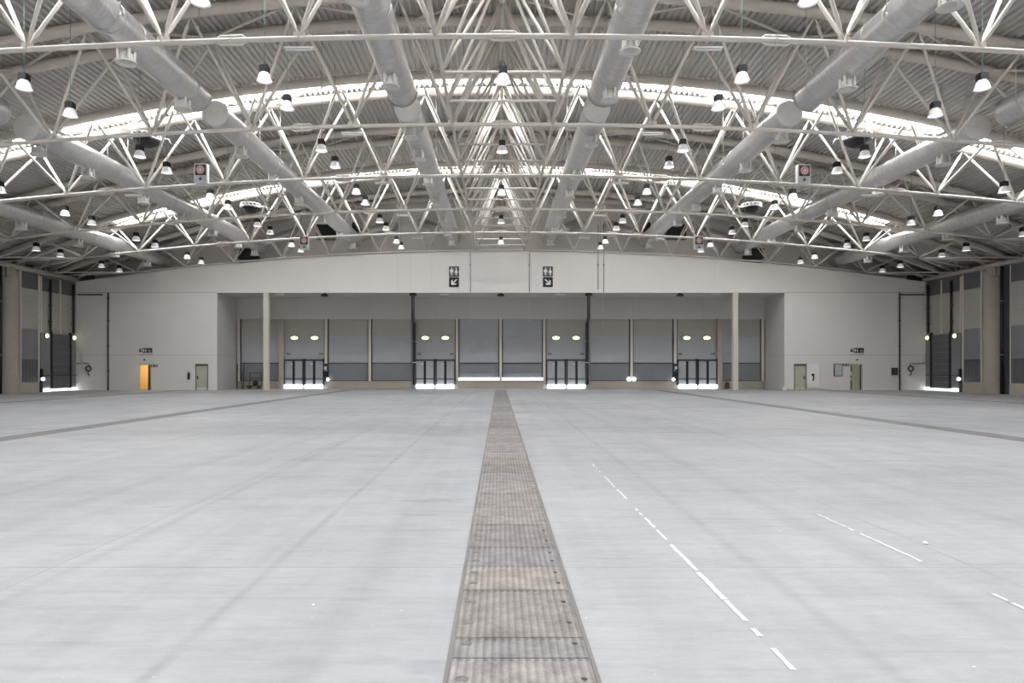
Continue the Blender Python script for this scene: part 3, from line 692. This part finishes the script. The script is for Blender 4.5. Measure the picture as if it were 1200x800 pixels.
# right open doorway
x0, x1 = 27.88, 28.76
fr = struct('door_4', MB().box(x0-0.05, x1+0.05, YB-0.04, YB+0.1, 2.0, 2.10).box(x0-0.05, x0, YB-0.02, YB+0.1, 0, 2.0).box(x1, x1+0.05, YB-0.02, YB+0.1, 0, 2.0), 'door', 'half open doorway in the right part of the end wall')
MB().box(x0+0.26, x1, YB+0.3, YB+0.35, 0.01, 2.0).build('door_leaf', 'door', fr)
mb = MB(); mb.box(27.2, 29.4, YB+1.6, YB+1.7, 0, 2.6); mb.box(27.1, 27.2, YB+0.1, YB+1.7, 0, 2.6); mb.box(29.4, 29.5, YB+0.1, YB+1.7, 0, 2.6); mb.box(27.1, 29.5, YB+0.1, YB+1.7, 2.5, 2.6)
struct('wall_lobby_right', mb, 'brown', 'dark walls of the room behind the half open doorway')
t = empty('notice_board', (28.0, YB+0.32, 0.6), 'dark and pale notices inside the half open right doorway', 'notice')
MB().box(28.0, 28.14, YB+0.36, YB+0.40, 1.15, 1.45).build('upper_notice', 'paper', t); MB().box(28.0, 28.14, YB+0.36, YB+0.40, 0.75, 1.0).build('lower_notice', 'pillar', t)
def plate_sign(xp, yp, w, h, label, cat='sign'):
    x, z = X_at(xp, YB), Z_at(yp, YB); t = empty('door_sign', (x, YB-0.02, z), label, cat)
    MB().box(x-w/2, x+w/2, YB-0.03, YB, z-h/2, z+h/2).build('panel', 'charcoal', t)
    mb = MB()
    n_ = max(1, int(w/0.17))
    for i in range(n_): mb.box(x-w/2+w*(i+0.25)/n_, x-w/2+w*(i+0.75)/n_, YB-0.034, YB-0.03, z-h*0.25, z+h*0.25)
    mb.build('symbol', 'pict_grey', t)
plate_sign(181, 428.5, 0.5, 0.2, 'small dark sign plate right of the yellow open doorway')
plate_sign(991.5, 427.5, 0.5, 0.2, 'small dark sign plate left of the half open doorway')
plate_sign(951, 427.5, 0.2, 0.2, 'tiny dark square sign above the white cabinet')
for xp in (170, 1003.5):
    x, z = X_at(xp, YB), Z_at(421.5, YB)
    t = empty('security_camera', (x, YB-0.1, z), 'tiny dark camera above the %s open doorway' % ('left' if xp < 500 else 'right'), 'camera', 'cameras above the open doorways')
    MB().box(x-0.05, x+0.05, YB-0.2, YB-0.06, z-0.05, z+0.05).build('body', 'charcoal', t); MB().tube((x, YB-0.08, z), (x, YB, z+0.04), 0.02).build('bracket', 'charcoal', t)
# hydrant cabinets and extinguishers
x0, x1 = X_at(944.8, YB), X_at(959, YB)
t = empty('fire_cabinet', ((x0+x1)/2, YB-0.06, 0.25), 'white fire cabinet with a dark hose symbol beside the right green door', 'cabinet')
MB().box(x0, x1, YB-0.12, YB, 0.22, 2.1).build('body', 'white', t)
MB().box(x0+0.03, x1-0.03, YB-0.14, YB-0.12, 0.26, 2.06).build('door', 'white', t)
xm = X_at(951.5, YB); mb = MB(); mb.box(xm-0.1, xm+0.12, YB-0.155, YB-0.14, 1.15, 1.32); mb.box(xm, xm+0.12, YB-0.155, YB-0.14, 0.9, 1.15); mb.lathe([(0, -0.01), (0.07, -0.01), (0.07, 0.0)], (xm+0.03, YB-0.145, 0.82), 12, 'y'); mb.build('symbol', 'black', t)
x0, x1 = X_at(977, YB), X_at(987, YB)
t = empty('wall_grille', ((x0+x1)/2, YB-0.03, 1.1), 'grey framed panel on the wall between the two right doors', 'panel')
MB().box(x0, x1, YB-0.05, YB, 1.12, 2.1).build('frame', 'charcoal', t)
boards(x0+0.05, x1-0.05, YB-0.07, 1.17, 2.05, 10, 0.02, 0.03).build('louvres', 'pict_grey', t)
def extinguisher(x, y, z, label):
    t = empty('fire_extinguisher', (x, y, z), label, 'extinguisher')
    MB().lathe([(0, 0), (0.085, 0), (0.09, 0.04), (0.09, 0.42), (0.06, 0.5), (0.03, 0.53), (0.03, 0.58), (0, 0.58)], (x, y-0.1, z), 16).build('cylinder', 'black', t)
    MB().path([(x, y-0.1, z+0.56), (x+0.1, y-0.1, z+0.52), (x+0.13, y-0.1, z+0.3)], 0.015, 6).build('hose', 'black', t)
    MB().box(x-0.05, x+0.07, y-0.13, y-0.07, z+0.57, z+0.61).build('handle', 'charcoal', t)
    MB().box(x-0.11, x-0.03, y-0.02, y, z+0.1, z+0.62).build('bracket', 'pict_grey', t)
extinguisher(X_at(221.5, YB), YB, 0.85, 'dark extinguisher on the wall left of the closed green door')
# black box and drainpipes on the pale wall
for xp, nm in ((127.5, 'left'), (1053.5, 'right')):
    x = X_at(xp, YB); t = empty('drainpipe', (x, YB-0.1, 0), 'slim dark drainpipe down the %s part of the end wall' % nm, 'pipe', 'slim drainpipes on the end wall')
    MB().tube((x, YB-0.1, 0), (x, YB-0.1, 7.75), 0.055, 10).build('pipe', 'joint' if False else 'charcoal', t)
    for z in (1.5, 3.5, 5.5, 7.3): MB().box(x-0.09, x+0.09, YB-0.17, YB, z, z+0.05).build('bracket', 'charcoal', t)
x = X_at(1047.5, YB); t = empty('junction_box', (x, YB-0.1, 1.2), 'black junction box beside the right slim drainpipe', 'box')
MB().box(x-0.2, x+0.2, YB-0.2, YB, 1.2, 1.78).build('housing', 'black', t); MB().box(x-0.15, x+0.15, YB-0.21, YB-0.2, 1.25, 1.72).build('lid', 'charcoal', t)
MB().path([(x+0.2, YB-0.08, 1.6), (x+0.32, YB-0.08, 1.5)], 0.03, 6).build('conduit', 'charcoal', t)
for s in (-1, 1):
    xp = 105 if s < 0 else 1066; x = X_at(xp, YB); side = 'left' if s < 0 else 'right'
    t = empty('hose_reel', (x, YB-0.1, 1.3), 'dark hose reel on a wall bracket in the far %s corner' % side, 'hose reel', 'hose reels in the far corners')
    mb = MB(); mb.path([(x+0.2*math.cos(k*PI/8), YB-0.16, 1.72+0.2*math.sin(k*PI/8)) for k in range(16)], 0.06, 8, closed=True); mb.build('coil', 'charcoal', t)
    MB().path([(x, YB-0.16, 1.5), (x+0.05*s, YB-0.16, 1.3), (x-0.1*s, YB-0.16, 1.15)], 0.04, 8).build('nozzle', 'black', t)
    MB().path([(x, YB-0.04, 1.9), (x, YB-0.04, 2.12), (s*(HW-0.12), YB-0.04, 2.12)], 0.025, 8).build('pipe', 'charcoal', t)
    MB().path([(s*(HW-0.2), YB-0.08, 7.6), (s*(HW-2.2), YB-0.08, 7.6)], 0.05, 8).build('upper_pipe', 'charcoal', t)
mb = MB(); mb.add([(22.7, YB-1.0, 0.0), (26.4, YB-0.4, 0.0), (26.4, YB, 0.0), (22.7, YB, 0.0), (22.7, YB-1.0, 0.08), (25.5, YB-0.5, 0.1), (25.5, YB, 0.1), (22.7, YB, 0.08)],
    [(0, 1, 5, 4), (4, 5, 6, 7), (1, 2, 6, 5), (0, 4, 7, 3)])
tag(mb.build('threshold_ramp', 'plinth'), 'low brown ramp at the foot of the wall under the white cabinet', 'ramp')
x = X_at(918, YB); mb = MB(); mb.box(x-0.12, x+0.12, YB-0.3, YB-0.08, 0, 0.25); mb.tube((x-0.04, YB-0.2, 0.25), (x-0.04, YB-0.2, 0.36), 0.03); 
tag(mb.build('floor_socket_box', 'white'), 'small white socket box on the floor at the right corner of the recess', 'socket box')

# black louvre boxes and duct stubs on the upper end wall
def wall_opening(xp, yp, wpx, hpx, label):
    d = YU-0.5; x, z = X_at(xp, d), Z_at(yp, d); w, h = wpx/F*d, hpx/F*d
    t = empty('louvre_box', (x, d, z-h/2), label, 'louvre', 'black louvre boxes on the end wall')
    sl = 0.35*h*(1 if xp > 588 else -1)
    pts = [(x-w/2, z-h/2), (x+w/2, z-h/2), (x+w/2, z+h/2 - (0.0 if sl < 0 else 0)), (x-w/2*0.55, z+h/2)] if xp > 588 else [(x-w/2, z-h/2), (x+w/2, z-h/2), (x+w/2*0.55, z+h/2), (x-w/2, z+h/2)]
    MB().poly_y(pts, d-0.1, 0.6).build('hood', 'black', t)
    MB().box(x-w/2-0.05, x+w/2+0.05, d-0.2, d+0.5, z-h/2-0.28, z-h/2-0.2).build('shelf', 'wire', t)
wall_opening(383, 269.5, 24, 13, 'black louvre box on the end wall left of centre')
wall_opening(792, 269.5, 24, 13, 'black louvre box on the end wall right of centre')
wall_opening(291, 297, 24, 12, 'black louvre box on the end wall farther left')
wall_opening(883, 297, 24, 12, 'black louvre box on the end wall farther right')
for xp in (420, 755):
    x, z = X_at(xp, YU-0.6), Z_at(268, YU-0.6)
    mb = MB(); mb.poly_y([(x-0.5, z-0.4), (x+0.5, z-0.4), (x+(0.5 if xp > 588 else -0.2), z+0.5), (x-(0.2 if xp > 588 else 0.5)*(-1 if xp > 588 else 1), z+0.5)], YU-0.7, 0.6)
    tag(mb.build('vent_hood', 'black'), 'small dark vent hood behind the duct on the end wall, %s' % ('left' if xp < 588 else 'right'), 'vent')

# ------------------------------------------------------------------ ducts
DX = {3.85: (10.6, 1.08), 11.7: (10.4, 1.02), 19.4: (9.85, 1.02), 27.15: (8.75, 1.0)}
dname = {3.85: 'next to the centre', 11.7: 'second from the centre', 19.4: 'third from the centre', 27.15: 'outermost'}
diff = {(-1, 3.85, 0): [17.9, 23.4], (1, 3.85, 0): [20.8, 24.6], (-1, 3.85, 1): [28.6, 31.6, 35.8, 40.4, 45.0, 49.8, 53.4], (1, 3.85, 1): [29.6, 34.8, 38.6, 43.6, 48.6, 53.2],
        (-1, 11.7, 0): [21.2, 25.0], (1, 11.7, 0): [17.9, 23.2], (-1, 11.7, 1): [30.6, 35.0, 39.5, 44.6, 49.6, 53.9], (1, 11.7, 1): [28.6, 32.8, 37.0, 41.0, 45.3, 50.4, 53.9],
        (-1, 19.4, 0): [22.5], (1, 19.4, 0): [22.5], (-1, 19.4, 1): [28.6, 32.0, 37.0, 41.5, 46.0, 50.5, 53.8], (1, 19.4, 1): [30.0, 35.2, 40.0, 44.5, 49.0, 53.6],
        (-1, 27.15, 1): [31, 36.0, 38.6, 43.8, 48.0, 52.4], (1, 27.15, 1): [31, 37.0, 41.5, 46.0, 50.5]}
nozzle_me = None
def nozzle_parts():
    a = MB(); a.lathe([(0.10, 0.18), (0.12, 0.06), (0.19, 0.06), (0.19, -0.14), (0.33, -0.21), (0.33, -0.24), (0.18, -0.19), (0.17, -0.05), (0, -0.05)], (0, 0, 0), 20)
    for s in (-1, 1):
        for u in (-1, 1): a.lathe([(0.05, -0.15), (0.05, 0.17), (0.03, 0.2), (0, 0.2)], (0.165*s, 0.165*u, 0.0), 8)
    return a
for r, (h, dia) in DX.items():
    for s in (-1, 1):
        side = 'left' if s < 0 else 'right'
        for seg in (0, 1):
            if seg == 0 and r > 20: continue
            y0, y1 = (8.0, 26.2) if seg == 0 else (27.8, 55.4)
            x, z, R_ = s*r, h+CZ, dia/2*(1.04 if seg == 0 else 1.0)
            t = empty('air_duct', (x, y0, z), '%s round silver air duct on the %s, %s' % ('near' if seg == 0 else 'far', side, dname[r]), 'air duct', 'round silver ducts under the roof')
            mb = MB(); n_ = int((y1-y0)/1.2)
            mb.lathe([(R_, y0+(y1-y0)*k/12) for k in range(13)], (x, 0, z), 40, 'y')
            for k in range(1, n_):
                a = y0+(y1-y0)*k/n_; mb.lathe([(R_-0.01, a-0.012), (R_+0.006, a-0.010), (R_+0.006, a+0.010), (R_-0.01, a+0.012)], (x, 0, z), 40, 'y')
            mb.build('duct_body', 'duct', t)
            for yy, nm in ((y0, 'end_cap'), (y1, 'end_cap')):
                mb = MB(); e = -0.05 if yy == y0 else 0.05
                mb.lathe([(0, e), (R_-0.03, e), (R_+0.02, 0), (R_+0.02, -e)], (x, yy, z), 36, 'y')
                if yy == y0: mb.box(x-R_, x+R_, yy-0.065, yy-0.045, z-0.012, z+0.012)
                mb.build(nm, 'duct_cap', t)
            yy = y0+1.5 
            while yy < y1:
                mb = MB()
                for u in (-1, 1): mb.tube((x+u*R_, yy, z), (x+u*(R_), yy, zt(x+u*R_)+0.2), 0.012, 5)
                mb.path([(x+(R_+0.01)*math.cos(PI+k*PI/12), yy, z+(R_+0.01)*math.sin(PI+k*PI/12)) for k in range(13)], 0.012, 5)
                mb.build('hanger', 'duct', t); yy += 5.2
            for dd in diff.get((s, r, seg), []):
                a = nozzle_parts(); off = Vector((x, dd, z-R_-0.16))
                a.v = [tuple(Vector(v)+off) for v in a.v]; a.build('nozzle', 'diffuser', t)
            if seg == 1 and r < 20:      # branch at the wall
                mb = MB(); q = s if r < 5 else -s; mb.path([(x, y1-0.55, z+0.05), (x+q*1.2, y1-0.1, z+0.65), (x+q*2.5, y1+0.75, z+1.35), (x+q*2.8, YU+0.1, z+1.5)], 0.42, 20)
                mb.build('wall_branch', 'duct', t)

# ------------------------------------------------------------------ high-bay lamps
def make_lamp(loc, top):
    t = empty('bay_lamp', loc)
    x, y, z = loc
    mb = MB(); mb.lathe([(0.06, 0.30), (0.12, 0.275), (0.175, 0.20), (0.21, 0.09), (0.225, 0.03), (0.255, 0.0), (0.245, 0.0), (0.215, 0.03), (0.20, 0.09), (0.165, 0.19), (0.11, 0.26), (0.0, 0.28)], loc, 24); mb.build('reflector', 'lamp_bell', t)
    mb = MB(); mb.lathe([(0, 0.035), (0.12, 0.03), (0.222, 0.035)], loc, 24); mb.build('lens', 'lamp_lens', t)
    mb = MB(); mb.box(x-0.11, x+0.11, y-0.11, y+0.11, z+0.27, z+0.50)
    for k in range(4):
        q = -0.12+0.075*k; mb.box(x-0.13, x+0.13, y+q-0.0, y+q+0.015, z+0.29, z+0.47)
    mb.build('ballast', 'black', t)
    MB().tube((x, y, z+0.5), (x, y, top), 0.012, 5).build('cable', 'cable', t)
    return t
rows = [(0.0, 9.1), (7.6, 9.15), (15.25, 8.9), (22.85, 8.02), (29.1, 7.38)]
rname = {0.0: 'on the centre line', 7.6: 'first row', 15.25: 'second row', 22.85: 'third row', 29.1: 'outermost row'}
dep = [17.07, 21.73, 24.07, 28.73, 31.07, 35.73, 38.07, 42.73, 45.07, 49.73, 52.07]
pos = {52.07: 'nearest the end wall', 49.73: 'second from the end wall', 45.07: 'third from the end wall', 42.73: 'fourth from the end wall', 38.07: 'fifth from the end wall', 35.73: 'sixth from the end wall',
       31.07: 'seventh from the end wall', 28.73: 'eighth from the end wall', 24.07: 'ninth from the end wall', 21.73: 'tenth from the end wall', 17.07: 'eleventh from the end wall'}
cpos = {49.73: 'nearest the end wall', 42.73: 'second from the end wall', 35.73: 'third from the end wall', 28.73: 'fourth from the end wall', 21.73: 'nearest the camera'}
for r, h in rows:
    proto = None
    for s in ((1,) if r == 0 else (-1, 1)):
        side = 'left' if s < 0 else 'right'
        for d in dep:
            if r == 0 and d not in cpos: continue
            xi = VX + (s*r-CX)/d*F; yi = VY - h/d*F
            if not (-12 < xi < 1212 and yi > -14): continue
            z = h+CZ; loc = (s*r, d, z)
            if proto is None: proto = o = make_lamp(loc, zt(r)+0.2)
            else: o = copy_tree(proto, loc)
            lab = ('white bell lamp with black top hanging on the centre line, ' + cpos[d]) if r == 0 else \
                  'white bell lamp with black top, %s %s of centre, %s' % (rname[r], side, pos[d])
            tag(o, lab, 'hanging lamp', 'bell shaped lamps hanging under the roof')

# tube lights under truss nodes
for q, t_ in enumerate(TR[:5]):
    for s in (-1, 1):
        x = s*5.8; side = 'left' if s < 0 else 'right'
        tube_light(x, t_, zb(x)-0.3, 0.82, 'short white tube light under the %s truss, %s of centre' % (ORD[q], side), 'tube lights under the trusses')
        if t_ == 33.4: tube_light(s*18.0, t_, zb(18.0)-0.3, 0.82, 'short white tube light under the third truss, far %s' % side, 'tube lights under the trusses')

# black round hanging units with white loops inside the bright trusses
def coil_unit(s, d, label):
    x, z = s*17.4, (11.1)+CZ
    t = empty('cable_basket', (x, d, z-0.3), label, 'cable basket', 'black round baskets hanging in the bright trusses')
    MB().lathe([(0, -0.24), (0.28, -0.24), (0.42, -0.16), (0.66, -0.02), (0.68, 0.1), (0.64, 0.1), (0.6, 0.0), (0, 0.0)], (x, d, z), 28).build('basket', 'black', t)
    mb = MB()
    for k in range(16):
        w = 2*PI*k/16; c = Vector((x+0.64*math.cos(w), d+0.64*math.sin(w), z+0.20)); tg = Vector((-math.sin(w), math.cos(w), 0))
        mb.path([c + tg*0.14*math.cos(u*PI/5) + Vector((0, 0, 0.14*math.sin(u*PI/5))) for u in range(10)], 0.034, 5, closed=True)
    mb.path([(x+0.6*math.cos(2*PI*k/24), d+0.6*math.sin(2*PI*k/24), z+0.12) for k in range(24)], 0.03, 6, closed=True)
    mb.build('cable_loops', 'white', t)
    mb = MB(); mb.path([(x-s*0.6, d, z+0.1), (x-s*0.85, d, z+0.16), (x-s*1.1, d, z+0.12), (x-s*1.2, d, z-0.1)], 0.03, 6); mb.build('feed_pipe', 'white', t)
    mb = MB()
    for k in range(3): w = 2*PI*k/3+0.5; mb.tube((x+0.5*math.cos(w), d+0.5*math.sin(w), z+0.1), (x+0.35*math.cos(w), d+0.35*math.sin(w), zt(x)+0.2), 0.012, 5)
    mb.build('suspension_wire', 'wire', t)
coil_unit(-1, 33.4, 'black round basket with white cable loops in the third truss, left')
coil_unit(1, 33.4, 'black round basket with white cable loops in the third truss, right')
coil_unit(-1, 47.4, 'black round basket with white cable loops in the fifth truss, left')
coil_unit(1, 47.4, 'black round basket with white cable loops in the fifth truss, right')

# ------------------------------------------------------------------ side walls
for s, side in ((-1, 'left'), (1, 'right')):
    xw = s*HW
    mb = MB()
    mb.box(min(xw, xw+s*0.3), max(xw, xw+s*0.3), YF, YB, 0, 8.9)
    struct('wall_%s' % side, mb, 'wall_side', 'cream panelled %s side wall' % side)
    mb = MB(); xo = s*36.0; mb.box(min(xo, xo+s*0.2), max(xo, xo+s*0.2), YF, YU+0.2, 8.0, 10.0); mb.box(min(xw, xo), max(xw, xo), YF, YU, 8.55, 8.6)
    mb.box(min(xw, xo), max(xw, xo), YB+0.01, YU, 0, 9.5)
    struct('wall_clerestory_%s' % side, mb, 'slate', 'dark strip wall above the %s edge beam' % side)
    mb = MB(); a, c = sorted((xw, xw-s*0.14)); 
    for (y0, y1) in ((YF, 49.98),): mb.box(a, c, y0, y1, 0, 0.72)
    struct('baseboard_%s' % side, mb, 'plinth', 'beige plinth along the %s side wall' % side)
    def bar(y0, y1, z0, z1, m, name, par, dep=0.06):
        a_, c_ = sorted((xw, xw-s*dep)); return MB().box(a_, c_, y0, y1, z0, z1).build(name, m, par)
    def sboards(y0, y1, z0, z1, rows_, m, name, par, dep=0.06):
        mb_ = MB(); h_ = (z1-z0)/rows_
        for i in range(rows_):
            a_, c_ = sorted((xw, xw-s*dep)); mb_.box(a_, c_, y0, y1, z0+h_*i+0.01, z0+h_*(i+1)-0.01)
        return mb_.build(name, m, par)
    # bays of side panelling: grey lower glazing, cream upper boards, dark top strip
    segs = [(48.1, 49.9, 'beyond the round column')]
    yy = 45.3; names = ['just before the round column', 'second before the round column', 'third before the round column']
    k = 0
    while yy > 20:
        segs.append((yy-3.4, yy, names[k] if k < 3 else 'farther along the side wall, out towards the camera')); yy -= 3.7; k += 1
        if k == 3: yy = 33.0
        if k >= 3: break
    for (y0, y1, nm) in segs:
        t = empty('panelled_bay', (xw, (y0+y1)/2, 0.7), 'tall cream and grey panelled bay of the %s side wall %s' % (side, nm), 'wall panel', 'panelled bays of the side walls')
        sboards(y0, y1, 7.45, 8.6, 1, 'slate', 'top_panel', t)
        sboards(y0, y1, 4.6, 7.43, 3, 'panel_cream', 'upper_panel', t)
        sboards(y0, y1, 2.36, 4.55, 1, 'panel_dark', 'middle_panel', t)
        sboards(y0, y1, 0.75, 2.3, 1, 'slate', 'lower_panel', t, 0.05)
        bar(y0, y1, 2.3, 2.36, 'charcoal', 'rail', t, 0.08)
        for u in range(5): bar(y0+(y1-y0)*(u+0.5)/5-0.01, y0+(y1-y0)*(u+0.5)/5+0.01, 0.75, 2.3, 'charcoal', 'glazing_bar', t, 0.055)
        bar(y0-0.12, y0, 0.72, 8.6, 'pillar', 'post', t, 0.12); bar(y1, y1+0.12, 0.72, 8.6, 'pillar', 'post', t, 0.12)
    # corner loading door
    t = empty('loading_gate', (xw, 52.4, 0), 'tall dark grey loading door in the far %s corner' % side, 'loading door', 'loading doors in the far corners')
    y0, y1 = 51.35, 53.6
    sboards(y0+0.05, y1-0.05, 0.22, 4.35, 9, 'slate', 'door_panel', t, 0.10)
    bar(50.2, y0-0.05, 0.3, 4.35, 'panel_dark', 'side_panel', t, 0.07); bar(y1+0.05, YB-0.05, 0.3, 4.35, 'panel_dark', 'side_panel', t, 0.07)
    bar(y0-0.06, y0+0.04, 0.2, 4.5, 'black', 'guide_rail', t, 0.18); bar(y1-0.04, y1+0.06, 0.2, 4.5, 'black', 'guide_rail', t, 0.18)
    bar(50.2, YB-0.05, 1.18, 1.24, 'charcoal', 'cross_rail', t, 0.12)
    sboards(50.2, YB-0.05, 4.6, 7.43, 2, 'panel_cream', 'upper_panel', t)
    sboards(50.2, YB-0.05, 7.45, 8.5, 1, 'slate', 'top_panel', t)
    for u in (50.2, 52.4): bar(u-0.06, u+0.06, 4.4, 8.5, 'pillar', 'post', t, 0.12)
    bar(y0+0.0, y1, 0.06, 0.17, 'daylight', 'daylight_gap', t, 0.12)
    for (u0, u1) in ((50.3, y0-0.1), (y1+0.1, YB-0.1)): bar(u0, u1, 0.04, 0.22, 'daylight', 'daylight_gap', t, 0.16)
    for u, lab in ((50.75, 'nearer'), (54.0, 'farther')):
        lp = empty('door_lamp', (xw-s*0.2, u, 4.15), 'lit round lamp, the %s of two beside the %s loading door' % (lab, side), 'wall lamp', 'round lamps beside the loading doors')
        mb = MB(); mb.lathe([(0, 0.18), (0.11, 0.15), (0.17, 0.07), (0.18, 0.0)] if s < 0 else [(0, -0.18), (0.11, -0.15), (0.17, -0.07), (0.18, 0.0)], (xw-s*0.12, u, 4.15), 20, 'x'); mb.build('lens', 'lamp_on', lp)
        mb = MB(); mb.lathe([(0.18, 0.03), (0.21, 0.03), (0.21, -0.04), (0, -0.04)] if s < 0 else [(0.18, -0.03), (0.21, -0.03), (0.21, 0.04), (0, 0.04)], (xw-s*0.12, u, 4.15), 20, 'x'); mb.build('rim', 'charcoal', lp)
    for u, nm in ((51.1, 'nearer'), (53.85, 'farther')):
        dp = empty('drainpipe', (xw-s*0.2, u, 4.5), 'black drainpipe above the %s loading door, the %s one' % (side, nm), 'pipe', 'black pipes above the loading doors')
        MB().path([(xw-s*0.2, u, 4.5), (xw-s*0.2, u, 8.3)], 0.075, 10).build('pipe', 'black', dp)
        for z in (5.2, 6.4, 7.6): MB().box(min(xw, xw-s*0.3), max(xw, xw-s*0.3), u-0.1, u+0.1, z, z+0.06).build('bracket', 'charcoal', dp)
    dp = empty('drainpipe', (xw-s*0.25, 45.75, 0), 'thick black drainpipe beside the round column on the %s wall' % side, 'pipe', 'thick black pipes beside the round columns')
    MB().tube((xw-s*0.25, 45.85, 0), (xw-s*0.25, 45.85, 8.6), 0.12, 12).build('pipe', 'black', dp)
    MB().box(min(xw, xw-s*0.16), max(xw, xw-s*0.16), 45.35, 45.75, 0, 8.6).build('duct_cover', 'charcoal', dp)
    for z in (2.6, 6.2): MB().lathe([(0.15, 0), (0.15, 0.08)], (xw-s*0.25, 45.85, z), 12).build('bracket', 'wire', dp)
    # small bollard and control post beside the door
    c = empty('control_post', (xw-s*0.25, 50.0, 0), 'small control post with a white lamp beside the %s loading door' % side, 'control post', 'control posts beside the loading doors')
    MB().box(xw-s*0.25-0.08, xw-s*0.25+0.08, 49.95, 50.1, 0.72, 1.7).build('housing', 'black', c)
    MB().lathe([(0, 0.13), (0.1, 0.1), (0.14, 0.0), (0.1, -0.1), (0, -0.13)], (xw-s*0.35, 50.02, 0.95), 14).build('lamp', 'daylight', c)
    MB().box(min(xw, xw-s*0.3), max(xw, xw-s*0.3), 49.95, 50.1, 0.0, 0.72).build('base', 'charcoal', c)

# wall behind the camera
mb = MB(); mb.box(-36, 36, YF-0.3, YF, 0, 16); struct('wall_front', mb, 'wall', 'plain wall behind the camera')

# ------------------------------------------------------------------ clutter in the left corner of the recess
t = empty('stacked_trolley', (-21.6, YR-1.0, 0), 'dark folding trolley with upright poles in the left corner of the recess', 'trolley')
mb = MB()
for x in (-22.3, -21.9, -21.75): mb.tube((x, YR-0.9, 0), (x+0.03, YR-0.8, 2.1 if x != -21.9 else 1.5), 0.035, 6)
mb.build('upright_poles', 'charcoal', t)
mb = MB(); mb.box(-21.4, -20.3, YR-1.2, YR-0.5, 0.22, 0.30); mb.build('platform', 'charcoal', t)
mb = MB(); mb.path([(-21.35, YR-0.55, 0.3), (-21.35, YR-0.55, 1.35), (-20.35, YR-0.55, 1.35), (-20.35, YR-0.55, 0.3)], 0.03, 8); mb.tube((-21.35, YR-0.55, 0.9), (-20.35, YR-0.55, 0.9), 0.025); mb.build('push_frame', 'charcoal', t)
for x in (-21.25, -20.45):
    for y in (YR-1.1, YR-0.6): MB().lathe([(0, -0.03), (0.11, -0.03), (0.11, 0.03), (0, 0.03)], (x, y, 0.11), 14, 'x').build('wheel', 'black', t)
mb = MB(); mb.lathe([(0, 0), (0.2, 0), (0.24, 0.12), (0.2, 0.3), (0.08, 0.38), (0, 0.38)], (-20.75, YR-0.85, 0.302), 16)
tag(mb.build('rubble_sack', 'black'), 'small black sack on the dark trolley in the left recess corner', 'sack')
mb = MB(); mb.box(19.15, 19.45, YR-0.6, YR-0.32, 0, 0.45); mb.box(19.2, 19.4, YR-0.55, YR-0.37, 0.45, 0.6)
tag(mb.build('pump_box', 'brown'), 'small brown box at the foot of the rear right pillar', 'box')

# ------------------------------------------------------------------ lights
def area(name, loc, rot, sx, sy, power, col):
    l = bpy.data.lights.new(name, 'AREA'); l.shape = 'RECTANGLE'; l.size = sx; l.size_y = sy; l.energy = power; l.color = col
    o = bpy.data.objects.new(name, l); C.objects.link(o); o.location = loc; o.rotation_euler = rot; return o
area('lobby_lamp', (-28.2, YB+0.9, 2.45), (0, 0, 0), 0.8, 0.5, 40, (1.0, 0.88, 0.66))
area('lobby_lamp', (28.3, YB+0.9, 2.45), (0, 0, 0), 0.8, 0.5, 18, (1.0, 0.85, 0.55))

w = bpy.data.worlds.new('World'); bpy.context.scene.world = w; w.use_nodes = True
w.node_tree.nodes['Background'].inputs[0].default_value = (0.75, 0.85, 1.0, 1); w.node_tree.nodes['Background'].inputs[1].default_value = 1.0

# ------------------------------------------------------------------ camera
cam = bpy.data.cameras.new('Camera'); co = bpy.data.objects.new('Camera', cam); C.objects.link(co)
co.location = (CX, 0, CZ); co.rotation_euler = (PI/2, 0, 0)
cam.sensor_width = 36; cam.lens = 36*F/1200.0
cam.shift_x = (600-VX)/1200.0; cam.shift_y = (VY-400)/1200.0
cam.clip_end = 300
for o_ in list(C.objects):
    if 'category' in o_ and 'kind' not in o_: o_['kind'] = 'thing'
sc = bpy.context.scene; sc.camera = co
sc.view_settings.view_transform = 'Standard'; sc.view_settings.look = 'None'
sc.view_settings.gamma = 1; sc.view_settings.use_curve_mapping = False
sc.view_settings.exposure = 0.0
sc.cycles.max_bounces = 10; sc.cycles.diffuse_bounces = 7
